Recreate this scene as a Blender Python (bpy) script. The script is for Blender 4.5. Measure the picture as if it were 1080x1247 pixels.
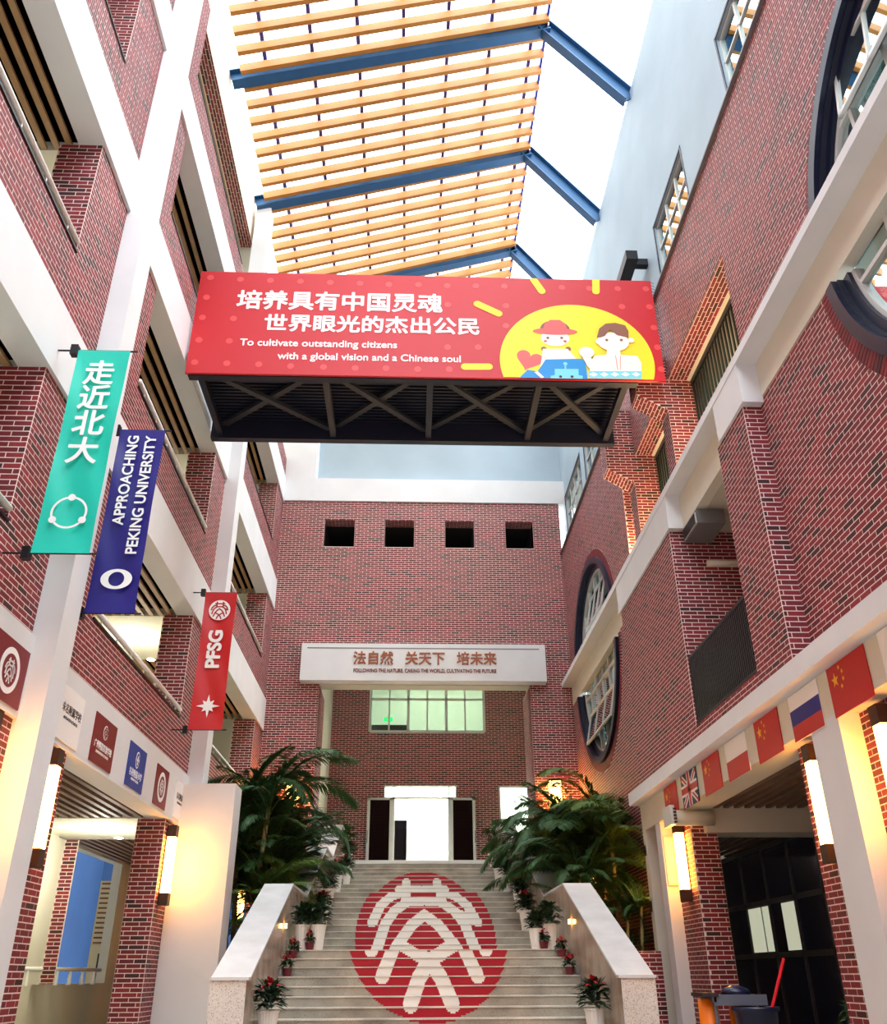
import bpy, math, random
from math import sin, cos, pi, sqrt, atan2, radians
from mathutils import Vector, Matrix

for o in list(bpy.data.objects):
    bpy.data.objects.remove(o)
SC = bpy.context.scene
COL = SC.collection
rnd = random.Random(7)

# ------------------------------------------------------------------ camera
PITCH, YAW, ROLL, FPX = 0.48703107, -0.03906953, -0.00579708, 1067.78
W0, H0 = 1080.0, 1247.0
_f = Vector((0, cos(PITCH), sin(PITCH))); _u = Vector((0, -sin(PITCH), cos(PITCH))); _r = Vector((1, 0, 0))
_r, _u = cos(ROLL) * _r + sin(ROLL) * _u, -sin(ROLL) * _r + cos(ROLL) * _u
_Z = Matrix.Rotation(YAW, 3, 'Z')
_r, _u, _f = _Z @ _r, _Z @ _u, _Z @ _f
cam_d = bpy.data.cameras.new('camera')
cam = bpy.data.objects.new('camera', cam_d)
COL.objects.link(cam)
m = Matrix((( _r.x, _u.x, -_f.x), (_r.y, _u.y, -_f.y), (_r.z, _u.z, -_f.z))).to_4x4()
cam.matrix_world = m
cam_d.sensor_fit = 'VERTICAL'; cam_d.sensor_height = 36.0
cam_d.lens = FPX / H0 * 36.0
cam_d.clip_start = 0.05; cam_d.clip_end = 500
SC.camera = cam

# ------------------------------------------------------------------ light and exposure
wd = bpy.data.worlds.new('sky'); SC.world = wd; wd.use_nodes = True
nt = wd.node_tree; bg = nt.nodes['Background']
bg.inputs['Color'].default_value = (0.84, 0.94, 1.0, 1)
bg.inputs['Strength'].default_value = 2.1
sd = bpy.data.lights.new('sun', 'SUN'); sd.energy = 1.6; sd.angle = radians(40); sd.color = (0.97, 0.99, 1.0)
so = bpy.data.objects.new('sun', sd); COL.objects.link(so)
so.rotation_euler = Vector((-0.5, 0.15, -1.0)).to_track_quat('-Z', 'Y').to_euler()
SC.view_settings.view_transform = 'Standard'
SC.view_settings.look = 'None'
SC.view_settings.gamma = 1.0
SC.view_settings.use_curve_mapping = False
SC.view_settings.exposure = 1.6
SC.cycles.max_bounces = 8
SC.cycles.diffuse_bounces = 5
SC.cycles.glossy_bounces = 4
SC.cycles.transmission_bounces = 6
SC.cycles.transparent_max_bounces = 8
SC.cycles.sample_clamp_indirect = 8
SC.cycles.caustics_reflective = False
SC.cycles.caustics_refractive = False
SC.cycles.use_denoising = True

# ------------------------------------------------------------------ materials
def lin(c):
    return tuple((x / 12.92 if x <= 0.04045 else ((x + 0.055) / 1.055) ** 2.4) for x in [v / 255.0 for v in c])

def mat(name, rgb, rough=0.6, metal=0.0, emit=None, estr=0.0, noise=0.0, nscale=6.0, bump=0.0, spec=0.5, bscale=40.0):
    m = bpy.data.materials.new(name); m.use_nodes = True
    t = m.node_tree; b = t.nodes['Principled BSDF']
    c = (*lin(rgb), 1)
    b.inputs['Base Color'].default_value = c
    b.inputs['Roughness'].default_value = rough
    b.inputs['Metallic'].default_value = metal
    b.inputs['Specular IOR Level'].default_value = spec
    if emit:
        b.inputs['Emission Color'].default_value = (*lin(emit), 1)
        b.inputs['Emission Strength'].default_value = estr
    if noise > 0 or bump > 0:
        tc = t.nodes.new('ShaderNodeTexCoord')
    if noise > 0:
        n = t.nodes.new('ShaderNodeTexNoise'); n.inputs['Scale'].default_value = nscale; n.inputs['Detail'].default_value = 5
        t.links.new(tc.outputs['Object'], n.inputs['Vector'])
        mr = t.nodes.new('ShaderNodeMapRange'); mr.inputs['From Min'].default_value = 0.3; mr.inputs['From Max'].default_value = 0.7
        mr.inputs['To Min'].default_value = 1 - noise; mr.inputs['To Max'].default_value = 1 + noise * 0.5
        t.links.new(n.outputs['Fac'], mr.inputs['Value'])
        mx = t.nodes.new('ShaderNodeMix'); mx.data_type = 'RGBA'; mx.blend_type = 'MULTIPLY'; mx.inputs['Factor'].default_value = 1
        mx.inputs['A'].default_value = c
        t.links.new(mr.outputs['Result'], mx.inputs['B'])
        t.links.new(mx.outputs['Result'], b.inputs['Base Color'])
    if bump > 0:
        n2 = t.nodes.new('ShaderNodeTexNoise'); n2.inputs['Scale'].default_value = bscale; n2.inputs['Detail'].default_value = 6
        t.links.new(tc.outputs['Object'], n2.inputs['Vector'])
        bp = t.nodes.new('ShaderNodeBump'); bp.inputs['Strength'].default_value = bump; bp.inputs['Distance'].default_value = 0.02
        t.links.new(n2.outputs['Fac'], bp.inputs['Height'])
        t.links.new(bp.outputs['Normal'], b.inputs['Normal'])
    return m

def brick_mat(name, single):
    m = bpy.data.materials.new(name); m.use_nodes = True
    t = m.node_tree; b = t.nodes['Principled BSDF']
    b.inputs['Roughness'].default_value = 0.62
    if single:
        s = t.nodes.new('ShaderNodeObjectInfo').outputs['Random']
    else:
        s = t.nodes.new('ShaderNodeNewGeometry').outputs['Random Per Island']
    cr = t.nodes.new('ShaderNodeValToRGB'); cr.color_ramp.interpolation = 'CONSTANT'
    e = cr.color_ramp.elements
    cols = [(0.0, (66, 26, 30)), (0.08, (112, 30, 38)), (0.3, (132, 36, 44)), (0.52, (121, 33, 42)), (0.74, (142, 40, 48)), (0.9, (104, 30, 38))]
    e[0].position = 0.0; e[0].color = (*lin(cols[0][1]), 1)
    e[1].position = cols[1][0]; e[1].color = (*lin(cols[1][1]), 1)
    for p, c in cols[2:]:
        x = e.new(p); x.color = (*lin(c), 1)
    t.links.new(s, cr.inputs['Fac'])
    tc = t.nodes.new('ShaderNodeTexCoord')
    n = t.nodes.new('ShaderNodeTexNoise'); n.inputs['Scale'].default_value = 25; n.inputs['Detail'].default_value = 4
    t.links.new(tc.outputs['Object'], n.inputs['Vector'])
    mr = t.nodes.new('ShaderNodeMapRange'); mr.inputs['To Min'].default_value = 0.75; mr.inputs['To Max'].default_value = 1.2
    t.links.new(n.outputs['Fac'], mr.inputs['Value'])
    mx = t.nodes.new('ShaderNodeMix'); mx.data_type = 'RGBA'; mx.blend_type = 'MULTIPLY'; mx.inputs['Factor'].default_value = 1
    t.links.new(cr.outputs['Color'], mx.inputs['A']); t.links.new(mr.outputs['Result'], mx.inputs['B'])
    t.links.new(mx.outputs['Result'], b.inputs['Base Color'])
    return m

def granite(name, rgb, dark=(60, 55, 52), amt=0.5, rough=0.25, scale=140, thr=0.58, lo=0.62):
    m = mat(name, rgb, rough)
    t = m.node_tree; b = t.nodes['Principled BSDF']
    tc = t.nodes.new('ShaderNodeTexCoord')
    n = t.nodes.new('ShaderNodeTexNoise'); n.inputs['Scale'].default_value = scale; n.inputs['Detail'].default_value = 3
    t.links.new(tc.outputs['Object'], n.inputs['Vector'])
    mr = t.nodes.new('ShaderNodeMapRange'); mr.inputs['From Min'].default_value = thr; mr.inputs['From Max'].default_value = thr + 0.1
    mr.inputs['To Max'].default_value = amt
    t.links.new(n.outputs['Fac'], mr.inputs['Value'])
    n2 = t.nodes.new('ShaderNodeTexNoise'); n2.inputs['Scale'].default_value = 2.5; n2.inputs['Detail'].default_value = 5
    t.links.new(tc.outputs['Object'], n2.inputs['Vector'])
    mr2 = t.nodes.new('ShaderNodeMapRange'); mr2.inputs['From Min'].default_value = 0.3; mr2.inputs['From Max'].default_value = 0.7
    mr2.inputs['To Min'].default_value = lo; mr2.inputs['To Max'].default_value = 1.08
    t.links.new(n2.outputs['Fac'], mr2.inputs['Value'])
    mx = t.nodes.new('ShaderNodeMix'); mx.data_type = 'RGBA'
    mx.inputs['A'].default_value = (*lin(rgb), 1); mx.inputs['B'].default_value = (*lin(dark), 1)
    t.links.new(mr.outputs['Result'], mx.inputs['Factor'])
    mm = t.nodes.new('ShaderNodeMix'); mm.data_type = 'RGBA'; mm.blend_type = 'MULTIPLY'; mm.inputs['Factor'].default_value = 1
    t.links.new(mx.outputs['Result'], mm.inputs['A']); t.links.new(mr2.outputs['Result'], mm.inputs['B'])
    t.links.new(mm.outputs['Result'], b.inputs['Base Color'])
    return m

def glass_mat(name, tint=(235, 245, 240), mirror=0.6, trans=0.5, rough=0.02):
    m = bpy.data.materials.new(name); m.use_nodes = True
    t = m.node_tree; t.nodes.clear()
    out = t.nodes.new('ShaderNodeOutputMaterial')
    g = t.nodes.new('ShaderNodeBsdfGlossy'); g.inputs['Roughness'].default_value = rough; g.inputs['Color'].default_value = (*lin(tint), 1)
    tr = t.nodes.new('ShaderNodeBsdfTransparent'); tr.inputs['Color'].default_value = (*[c * trans + (1 - trans) * c * 0.4 for c in lin(tint)], 1)
    mx = t.nodes.new('ShaderNodeMixShader'); mx.inputs['Fac'].default_value = mirror
    t.links.new(tr.outputs[0], mx.inputs[1]); t.links.new(g.outputs[0], mx.inputs[2])
    t.links.new(mx.outputs[0], out.inputs['Surface'])
    return m

M = dict(
    brick1=brick_mat('brick_single', True), brickj=brick_mat('brick_joined', False),
    mortar=mat('mortar', (240, 220, 212), 0.9, noise=0.12, nscale=8),
    white=mat('white_render', (226, 227, 227), 0.75, noise=0.05, nscale=1.2, bump=0.05, bscale=120),
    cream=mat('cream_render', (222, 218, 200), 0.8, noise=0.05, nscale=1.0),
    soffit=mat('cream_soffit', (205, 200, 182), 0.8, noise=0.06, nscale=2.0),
    blue=mat('pale_blue_render', (164, 182, 192), 0.7, noise=0.08, nscale=0.8),
    deepblue=mat('deep_blue_render', (36, 66, 108), 0.7, noise=0.12, nscale=0.7),
    void=mat('void', (6, 5, 6), 1.0, spec=0.0), brownplaster=mat('brown_plaster', (128, 112, 96), .85, noise=.08), dark=mat('dark_void', (26, 22, 22), 0.9),
    black=mat('black_metal', (20, 20, 24), 0.4, 0.3),
    navy=mat('navy_metal', (13, 22, 50), 0.35, 0.2),
    steel=mat('blue_steel', (34, 86, 130), 0.5, 0.1, noise=0.1, nscale=3),
    purlin=mat('purlin_blue', (34, 38, 140), 0.5),
    wood=mat('orange_wood', (188, 122, 46), 0.55, noise=0.12, nscale=3),
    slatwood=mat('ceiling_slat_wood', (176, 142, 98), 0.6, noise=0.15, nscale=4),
    rail=mat('white_rail', (246, 246, 242), 0.35),
    outer=mat('far_brickwork', (138, 74, 76), 0.8, noise=.15),
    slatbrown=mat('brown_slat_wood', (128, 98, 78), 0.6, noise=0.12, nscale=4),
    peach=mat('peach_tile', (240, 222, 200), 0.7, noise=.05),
    bridge=mat('bridge_navy', (20, 24, 44), 0.5), member=mat('bridge_member', (50, 50, 56), 0.5),
    alu=mat('white_aluminium', (212, 214, 208), 0.4, 0.1),
    grey=mat('grey_metal', (120, 120, 120), 0.45, 0.3),
    red=mat('banner_red', (196, 12, 28), 0.5),
    red2=mat('hanging_red', (204, 20, 24), 0.45, bump=0.25, bscale=2.2),
    dot=mat('pink_dot', (222, 70, 70), 0.5),
    yellow=mat('yellow_print', (250, 226, 30), 0.5),
    skin=mat('pale_print', (255, 240, 232), 0.5),
    pink=mat('pink_print', (238, 92, 90), 0.5),
    brown=mat('brown_print', (138, 84, 62), 0.5),
    bluep=mat('blue_print', (14, 140, 214), 0.5),
    lblue=mat('light_blue_print', (120, 212, 232), 0.5),
    wprint=mat('white_print', (250, 248, 245), 0.5),
    ink=mat('dark_print', (40, 34, 40), 0.5),
    teal=mat('teal_cloth', (32, 204, 180), 0.45, bump=0.25, bscale=2.2),
    indigo=mat('indigo_cloth', (34, 24, 124), 0.45, bump=0.25, bscale=2.2),
    copper=mat('copper_letters', (150, 76, 36), 0.45, 0.2),
    letters=mat('dark_red_letters', (120, 50, 36), 0.5),
    fred=mat('flag_red', (196, 8, 14), 0.45),
    fyel=mat('flag_yellow', (252, 190, 30), 0.5),
    fblue=mat('flag_blue', (6, 16, 132), 0.45),
    fnavy=mat('flag_navy', (20, 22, 66), 0.45),
    maroon=mat('maroon_panel', (122, 12, 24), 0.45),
    rblue=mat('royal_panel', (22, 56, 150), 0.45),
    stone=granite('step_granite', (178, 173, 158), (84, 78, 68), 0.6, 0.4, 70), nosing=granite('nosing_granite', (226, 222, 208), (120, 112, 100), 0.5, 0.35, 90),  # tread tone lightened for lit edges, riser tone darkened for their shade
    marble=granite('pale_coping_granite', (222, 228, 230), (160, 160, 160), 0.35, 0.18, 160, .58, .9),
    pierg=granite('speckled_pier_granite', (222, 224, 220), (120, 108, 100), 0.8, 0.35, 90, 0.55, .92),
    cheek=granite('warm_polished_granite', (186, 172, 158), (110, 94, 84), 0.5, 0.12, 60),
    emred=mat('step_print_red', (172, 6, 32), 0.4), emwhite=mat('step_print_white', (244, 243, 238), 0.4),
    ground=granite('paving', (176, 172, 164), (110, 104, 98), 0.4, 0.5, 60),
    leaf=mat('palm_leaf', (92, 118, 44), 0.6, noise=0.35, nscale=3), leaf2=mat('palm_leaf_dark', (50, 88, 38), 0.6, noise=0.35, nscale=3),
    pleaf=mat('pot_leaf', (30, 60, 34), 0.4, noise=0.3, nscale=9), bract=mat('red_bract', (176, 20, 34), 0.5), trunk=mat('palm_stem', (150, 140, 90), 0.6, noise=0.3, nscale=20),
    soil=mat('soil', (58, 44, 34), 0.95),
    pot=mat('white_pot', (236, 234, 228), 0.35), ppot=mat('plum_pot', (104, 26, 40), 0.4),
    lampg=mat('lamp_glass', (255, 236, 200), 0.4, emit=(255, 172, 70), estr=14.0),
    lantern=mat('lantern_glass', (255, 226, 170), 0.4, emit=(255, 176, 80), estr=12.0),
    bronze=mat('lamp_bronze', (66, 44, 34), 0.5, 0.4),
    down=mat('downlight', (255, 255, 240), 0.4, emit=(255, 252, 225), estr=25.0),
    tube=mat('ceiling_light', (240, 255, 244), 0.4, emit=(236, 255, 240), estr=2.2),
    mirror=glass_mat('reflective_glass', (226, 240, 238), 0.82, 0.4), clear=glass_mat('clear_glass', (236, 246, 238), 0.05, 0.97),
    doorglass=glass_mat('door_glass', (200, 214, 205), 0.15, 0.6),
    leafglass=glass_mat('leaf_glass', (120, 138, 126), 0.10, 0.75),
    dkglass=mat('dark_glass', (38, 48, 88), 0.08, 0.0, spec=0.8),
    green=mat('exit_sign', (10, 160, 90), 0.4, emit=(10, 190, 90), estr=1.0),
    orange=mat('orange_bag', (246, 128, 10), 0.5), blueplastic=mat('blue_plastic', (18, 28, 62), 0.3), redplastic=mat('red_plastic', (214, 16, 40), 0.35),
    cartgrey=mat('cart_grey', (92, 104, 124), 0.4),
    beige=mat('beige_door', (226, 208, 162), 0.6), roomwhite=mat('room_white', (238, 242, 238), 0.8),
    greenroom=mat('green_room', (222, 226, 220), 0.8),
    skirt=mat('railing_green', (30, 52, 44), 0.4),
)

# ------------------------------------------------------------------ mesh helpers
def new_obj(name, me, parent=None):
    o = bpy.data.objects.new(name, me); COL.objects.link(o)
    if parent: o.parent = parent
    return o

def empty(name, loc=(0, 0, 0), label=None, cat=None, group=None, kind=None):
    o = new_obj(name, None); o.location = loc; o.empty_display_size = 0.1
    return tag(o, label, cat, group, kind)

def tag(o, label=None, cat=None, group=None, kind=None):
    if label: o['label'] = label
    if cat: o['category'] = cat
    if group: o['group'] = group
    if kind: o['kind'] = kind
    return o

def basept(p):
    v = Vector((0, 0, 0))
    while p:
        v += p.location; p = p.parent
    return v

class MB:
    def __init__(s): s.v = []; s.f = []
    def quad(s, a, b, c, d):
        n = len(s.v); s.v += [tuple(a), tuple(b), tuple(c), tuple(d)]; s.f.append((n, n + 1, n + 2, n + 3)); return s
    def tri(s, a, b, c):
        n = len(s.v); s.v += [tuple(a), tuple(b), tuple(c)]; s.f.append((n, n + 1, n + 2)); return s
    def box(s, x0, x1, y0, y1, z0, z1):
        if x0 > x1: x0, x1 = x1, x0
        if y0 > y1: y0, y1 = y1, y0
        if z0 > z1: z0, z1 = z1, z0
        n = len(s.v)
        s.v += [(x0, y0, z0), (x1, y0, z0), (x1, y1, z0), (x0, y1, z0), (x0, y0, z1), (x1, y0, z1), (x1, y1, z1), (x0, y1, z1)]
        for q in ((0, 3, 2, 1), (4, 5, 6, 7), (0, 1, 5, 4), (1, 2, 6, 5), (2, 3, 7, 6), (3, 0, 4, 7)):
            s.f.append(tuple(n + i for i in q))
        return s
    def obox(s, c, u, v, n_, hu, hv, hn):
        c, u, v, n_ = Vector(c), Vector(u), Vector(v), Vector(n_)
        k = len(s.v)
        for a, b, d in ((-1, -1, -1), (1, -1, -1), (1, 1, -1), (-1, 1, -1), (-1, -1, 1), (1, -1, 1), (1, 1, 1), (-1, 1, 1)):
            s.v.append(tuple(c + u * hu * a + v * hv * b + n_ * hn * d))
        flip = u.cross(v).dot(n_) < 0
        for q in ((0, 3, 2, 1), (4, 5, 6, 7), (0, 1, 5, 4), (1, 2, 6, 5), (2, 3, 7, 6), (3, 0, 4, 7)):
            s.f.append(tuple(k + i for i in (q[::-1] if flip else q)))
        return s
    def bar(s, a, b, w, h, up=(0, 0, 1)):
        a, b = Vector(a), Vector(b); d = b - a; L = d.length; d.normalize()
        up = Vector(up); side = d.cross(up)
        if side.length < 1e-4: side = d.cross(Vector((1, 0, 0)))
        side.normalize(); up = side.cross(d)
        return s.obox((a + b) / 2, d, side, up, L / 2, w / 2, h / 2)
    def tube(s, pts, r, n=8, cap=True):
        pts = [Vector(p) for p in pts]; R = r if isinstance(r, (list, tuple)) else [r] * len(pts)
        k0 = len(s.v)
        for i, p in enumerate(pts):
            d = (pts[min(i + 1, len(pts) - 1)] - pts[max(i - 1, 0)]).normalized()
            a = d.cross(Vector((0, 0, 1)))
            if a.length < 1e-3: a = Vector((1, 0, 0))
            a.normalize(); b = d.cross(a)
            for j in range(n):
                t = 2 * pi * j / n
                s.v.append(tuple(p + (a * cos(t) + b * sin(t)) * R[i]))
        for i in range(len(pts) - 1):
            for j in range(n):
                s.f.append((k0 + i * n + j, k0 + i * n + (j + 1) % n, k0 + (i + 1) * n + (j + 1) % n, k0 + (i + 1) * n + j))
        if cap:
            s.f.append(tuple(k0 + j for j in range(n))[::-1]); s.f.append(tuple(k0 + (len(pts) - 1) * n + j for j in range(n)))
        return s
    def lathe(s, c, prof, n=16, sq=None):
        c = Vector(c); k0 = len(s.v)
        for r, z in prof:
            for j in range(n):
                t = 2 * pi * (j + 0.5) / n
                s.v.append((c.x + r * cos(t), c.y + r * sin(t), c.z + z))
        for i in range(len(prof) - 1):
            for j in range(n):
                s.f.append((k0 + i * n + j, k0 + i * n + (j + 1) % n, k0 + (i + 1) * n + (j + 1) % n, k0 + (i + 1) * n + j))
        s.f.append(tuple(k0 + j for j in range(n))[::-1]); s.f.append(tuple(k0 + (len(prof) - 1) * n + j for j in range(n)))
        return s
    def prism(s, poly, fn, t0, t1):
        """poly: 2-D points; fn(a, b, t) -> 3-D point"""
        n = len(poly); k = len(s.v)
        for t in (t0, t1):
            for a, b in poly: s.v.append(tuple(fn(a, b, t)))
        s.f.append(tuple(k + i for i in range(n))[::-1]); s.f.append(tuple(k + n + i for i in range(n)))
        for i in range(n):
            j = (i + 1) % n
            s.f.append((k + i, k + j, k + n + j, k + n + i))
        return s
    def build(s, name, material, parent=None, label=None, cat=None, group=None, kind=None, smooth=False, loc=None):
        me = bpy.data.meshes.new(name)
        off = basept(parent) if parent else Vector((0, 0, 0))
        if loc is not None: off = off + (Vector(loc) - off)
        vs = [(a - off.x, b - off.y, c - off.z) for a, b, c in s.v]
        me.from_pydata(vs, [], s.f); me.materials.append(M[material] if isinstance(material, str) else material)
        me.validate()
        if smooth: me.shade_smooth()
        o = new_obj(name, me, parent)
        if loc is not None: o.location = Vector(loc) - (basept(parent) if parent else Vector((0, 0, 0)))
        return tag(o, label, cat, group, kind)

def box(name, material, parent, *b, **k): return MB().box(*b).build(name, material, parent, **k)

def text(body, size, loc, facing, material, parent, name='lettering', ext=0.004, align='CENTER', spin=0, sx=1.0, spacing=1.0, bold=0.0, label=None):
    cu = bpy.data.curves.new(name, 'FONT'); cu.body = body; cu.size = size; cu.extrude = ext
    cu.align_x = align; cu.align_y = 'CENTER'; cu.space_character = spacing
    tmp = bpy.data.objects.new('tmp', cu); COL.objects.link(tmp)
    bpy.context.view_layer.update()
    me = bpy.data.meshes.new_from_object(tmp.evaluated_get(bpy.context.evaluated_depsgraph_get()))
    if bold:
        vs = [tuple(v.co) for v in me.vertices]; fs = [tuple(p.vertices) for p in me.polygons]; nv = len(vs)
        V2, F2 = [], []
        for k in range(8):
            dx, dy = bold * cos(k * pi / 4), bold * sin(k * pi / 4)
            V2 += [(a + dx, b + dy, c + k * 2e-5) for a, b, c in vs]; F2 += [tuple(i + nv * k for i in f) for f in fs]
        me = bpy.data.meshes.new(name); me.from_pydata(V2, [], F2)
    me.name = name; me.materials.clear(); me.materials.append(M[material])
    bpy.data.objects.remove(tmp)
    o = new_obj(name, me, parent)
    o.location = Vector(loc) - (basept(parent) if parent else Vector((0, 0, 0)))
    rz = {'y': 0, 'l': pi / 2, 'r': -pi / 2}[facing]
    mt = Matrix.Rotation(rz, 4, 'Z') @ Matrix.Rotation(pi / 2, 4, 'X') @ Matrix.Rotation(spin, 4, 'Z')
    o.rotation_euler = mt.to_euler(); o.scale = (sx, 1, 1)
    if label: o['label'] = label
    return o

# ------------------------------------------------------------------ brick work
CP, BP = 1 / 14.0, 0.25          # course height, brick pitch
JH, JV = 0.0135, 0.0125
_unit = {}
def in_view(p, mg=0.02):
    w = p.dot(_f)
    if w < 0.5: return False
    x = p.dot(_r) / w * FPX; y = p.dot(_u) / w * FPX
    return abs(x) < W0 / 2 * (1 + mg) and abs(y) < H0 / 2 * (1 + mg)

def brickwork(parent, O, U, V, N, ivals, v0, v1, cap=0, proud=0.0015, minpx=9.5, nm='brick'):
    """bricks laid on the plane O + u U + v V, out along N; ivals(v) -> list of (u0, u1)"""
    O, U, V, N = Vector(O), Vector(U), Vector(V), Vector(N)
    cells = []
    k = math.floor(v0 / CP + 1e-6)
    while k * CP < v1 - 0.01:
        a = max(v0 + JH * .3, k * CP + JH / 2); b = min(v1 - JH * .3, (k + 1) * CP - JH / 2)
        if b - a > 0.012:
            off = (k % 2) * 0.125
            for u0, u1 in ivals((a + b) / 2):
                i = math.floor((u0 - off) / BP)
                while i * BP + off < u1 - 0.01:
                    p = max(u0 + 0.003, i * BP + off + JV / 2); q = min(u1 - 0.003, (i + 1) * BP + off - JV / 2)
                    if q - p > 0.02: cells.append((p, q, a, b))
                    i += 1
        k += 1
    full = []
    rest = []
    for c in cells:
        if cap and c[1] - c[0] > BP - JV - 0.001 and c[3] - c[2] > CP - JH - 0.001:
            P = O + U * (c[0] + c[1]) / 2 + V * (c[2] + c[3]) / 2
            if in_view(P, 0.0):
                d = P.dot(_f)
                view = P.normalized()
                fs = max(1 - abs(view.dot(U)) ** 2, 0) ** 0.5
                px = FPX * (BP - JV) / d * max(fs, 0.25)
                if px >= minpx: full.append((-px * abs(view.dot(N)), c)); continue
        rest.append(c)
    full.sort(key=lambda t: t[0])
    rest += [c for _, c in full[cap:]]
    full = [c for _, c in full[:cap]]
    r = random.Random(len(cells))
    if full:
        key = (tuple(round(x, 3) for x in U), tuple(round(x, 3) for x in V), tuple(round(x, 3) for x in N))
        if key not in _unit:
            mb = MB().obox((0, 0, 0), U, V, N, (BP - JV) / 2, (CP - JH) / 2, 0.015)
            me = bpy.data.meshes.new('brick'); me.from_pydata(mb.v, [], mb.f); me.materials.append(M['brick1'])
            _unit[key] = me
        off = basept(parent)
        for c in full:
            o = new_obj(nm, _unit[key], parent)
            o.location = O + U * (c[0] + c[1]) / 2 + V * (c[2] + c[3]) / 2 + N * (proud - 0.015 + r.uniform(-.0006, .0006)) - off
    if rest:
        vs, fs = [], []
        for p, q, a, b in rest:
            h = proud + r.uniform(-.0006, .0006)
            n = len(vs)
            for hh in (-0.004, h):
                for (x, y) in ((p, a), (q, a), (q, b), (p, b)):
                    w = O + U * x + V * y + N * hh; vs.append((w.x, w.y, w.z))
            fs += [(n + 4, n + 5, n + 6, n + 7), (n, n + 1, n + 5, n + 4), (n + 1, n + 2, n + 6, n + 5), (n + 2, n + 3, n + 7, n + 6), (n + 3, n, n + 4, n + 7)]
        mb = MB(); mb.v = vs; mb.f = fs
        o = mb.build('brick_courses', 'brickj', parent, kind='stuff')
    return len(cells)

def sub(iv, holes):
    out = [iv]
    for h0, h1 in holes:
        nx = []
        for a, b in out:
            if h1 <= a or h0 >= b: nx.append((a, b)); continue
            if h0 > a: nx.append((a, h0))
            if h1 < b: nx.append((h1, b))
        out = nx
    return out

def region(rects, holes=(), circles=()):
    def f(v):
        res = []
        for u0, u1, a, b in rects:
            if a <= v <= b:
                hs = [(h[0], h[1]) for h in holes if h[2] <= v <= h[3]]
                for cu, cv, r in circles:
                    if abs(v - cv) < r:
                        w = sqrt(r * r - (v - cv) ** 2); hs.append((cu - w, cu + w))
                res += sub((u0, u1), hs)
        return [i for i in res if i[1] - i[0] > 0.02]
    return f

# frames
def court_left(parent, X, rects, holes=(), circles=(), cap=0, thick=0.2, back=True):
    v0 = min(r[2] for r in rects); v1 = max(r[3] for r in rects)
    brickwork(parent, (X, 0, 0), (0, 1, 0), (0, 0, 1), (1, 0, 0), region(rects, holes, circles), v0, v1, cap)
    if back: backing(parent, rects, holes, circles, lambda u0, u1, a, b, mb: mb.box(X - thick, X, u0, u1, a, b))

def court_right(parent, X, rects, holes=(), circles=(), cap=0, thick=0.2, back=True):
    v0 = min(r[2] for r in rects); v1 = max(r[3] for r in rects)
    brickwork(parent, (X, 0, 0), (0, 1, 0), (0, 0, 1), (-1, 0, 0), region(rects, holes, circles), v0, v1, cap)
    if back: backing(parent, rects, holes, circles, lambda u0, u1, a, b, mb: mb.box(X, X + thick, u0, u1, a, b))

def front(parent, Y, rects, holes=(), circles=(), cap=0, thick=0.2, back=True):
    Y -= 0.006
    v0 = min(r[2] for r in rects); v1 = max(r[3] for r in rects)
    brickwork(parent, (0, Y, 0), (1, 0, 0), (0, 0, 1), (0, -1, 0), region(rects, holes, circles), v0, v1, cap)
    if back: backing(parent, rects, holes, circles, lambda u0, u1, a, b, mb: mb.box(u0, u1, Y, Y + thick, a, b))

def backing(parent, rects, holes, circles, fn):
    mb = MB()
    cuts = set()
    for r in rects: cuts |= {r[2], r[3]}
    for h in holes: cuts |= {h[2], h[3]}
    for cu, cv, r in circles:
        n = 72
        for i in range(n + 1): cuts.add(cv - r * cos(pi * i / n))
    cuts = sorted(cuts)
    reg = region(rects, holes, circles)
    for a, b in zip(cuts, cuts[1:]):
        if b - a < 1e-4: continue
        for u0, u1 in reg((a + b) / 2): fn(u0, u1, a, b, mb)
    mb.build('mortar', 'mortar', parent)

# ------------------------------------------------------------------ levels
GZ = -1.2
XL, XP = -4.42, -4.11            # left brick face, left pilaster face
BAY = 8.16
BEAM = [(2.56, 3.52), (6.49, 7.42), (10.36, 11.33), (14.22, 15.1)]
SILL = [4.40, 8.33, 12.15, 15.95]
YN, YB = 1.5, 26.3
PIER = [(0.5, 3.44), (8.66, 11.6), (16.85, 19.76), (24.97, 26.3)]
PIL = [(1.7, 2.2), (9.86, 10.35), (18.02, 18.5)]

# ground
fl = MB().box(-12, 12, -4, 40, GZ - 0.2, GZ).build('floor', 'ground', None, kind='structure')

# buildings behind and beside the viewer close the court
MB().box(-30, 30, -13, -12, GZ, 15).build('wall_front', 'outer', None, kind='structure')
MB().box(-30, XL - .05, -12, YN - .02, GZ, 19.2).build('wall_left', 'outer', None, kind='structure')
MB().box(4.98, 30, -12, YN - .02, GZ, 19.2).build('wall_right', 'outer', None, kind='structure')

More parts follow.
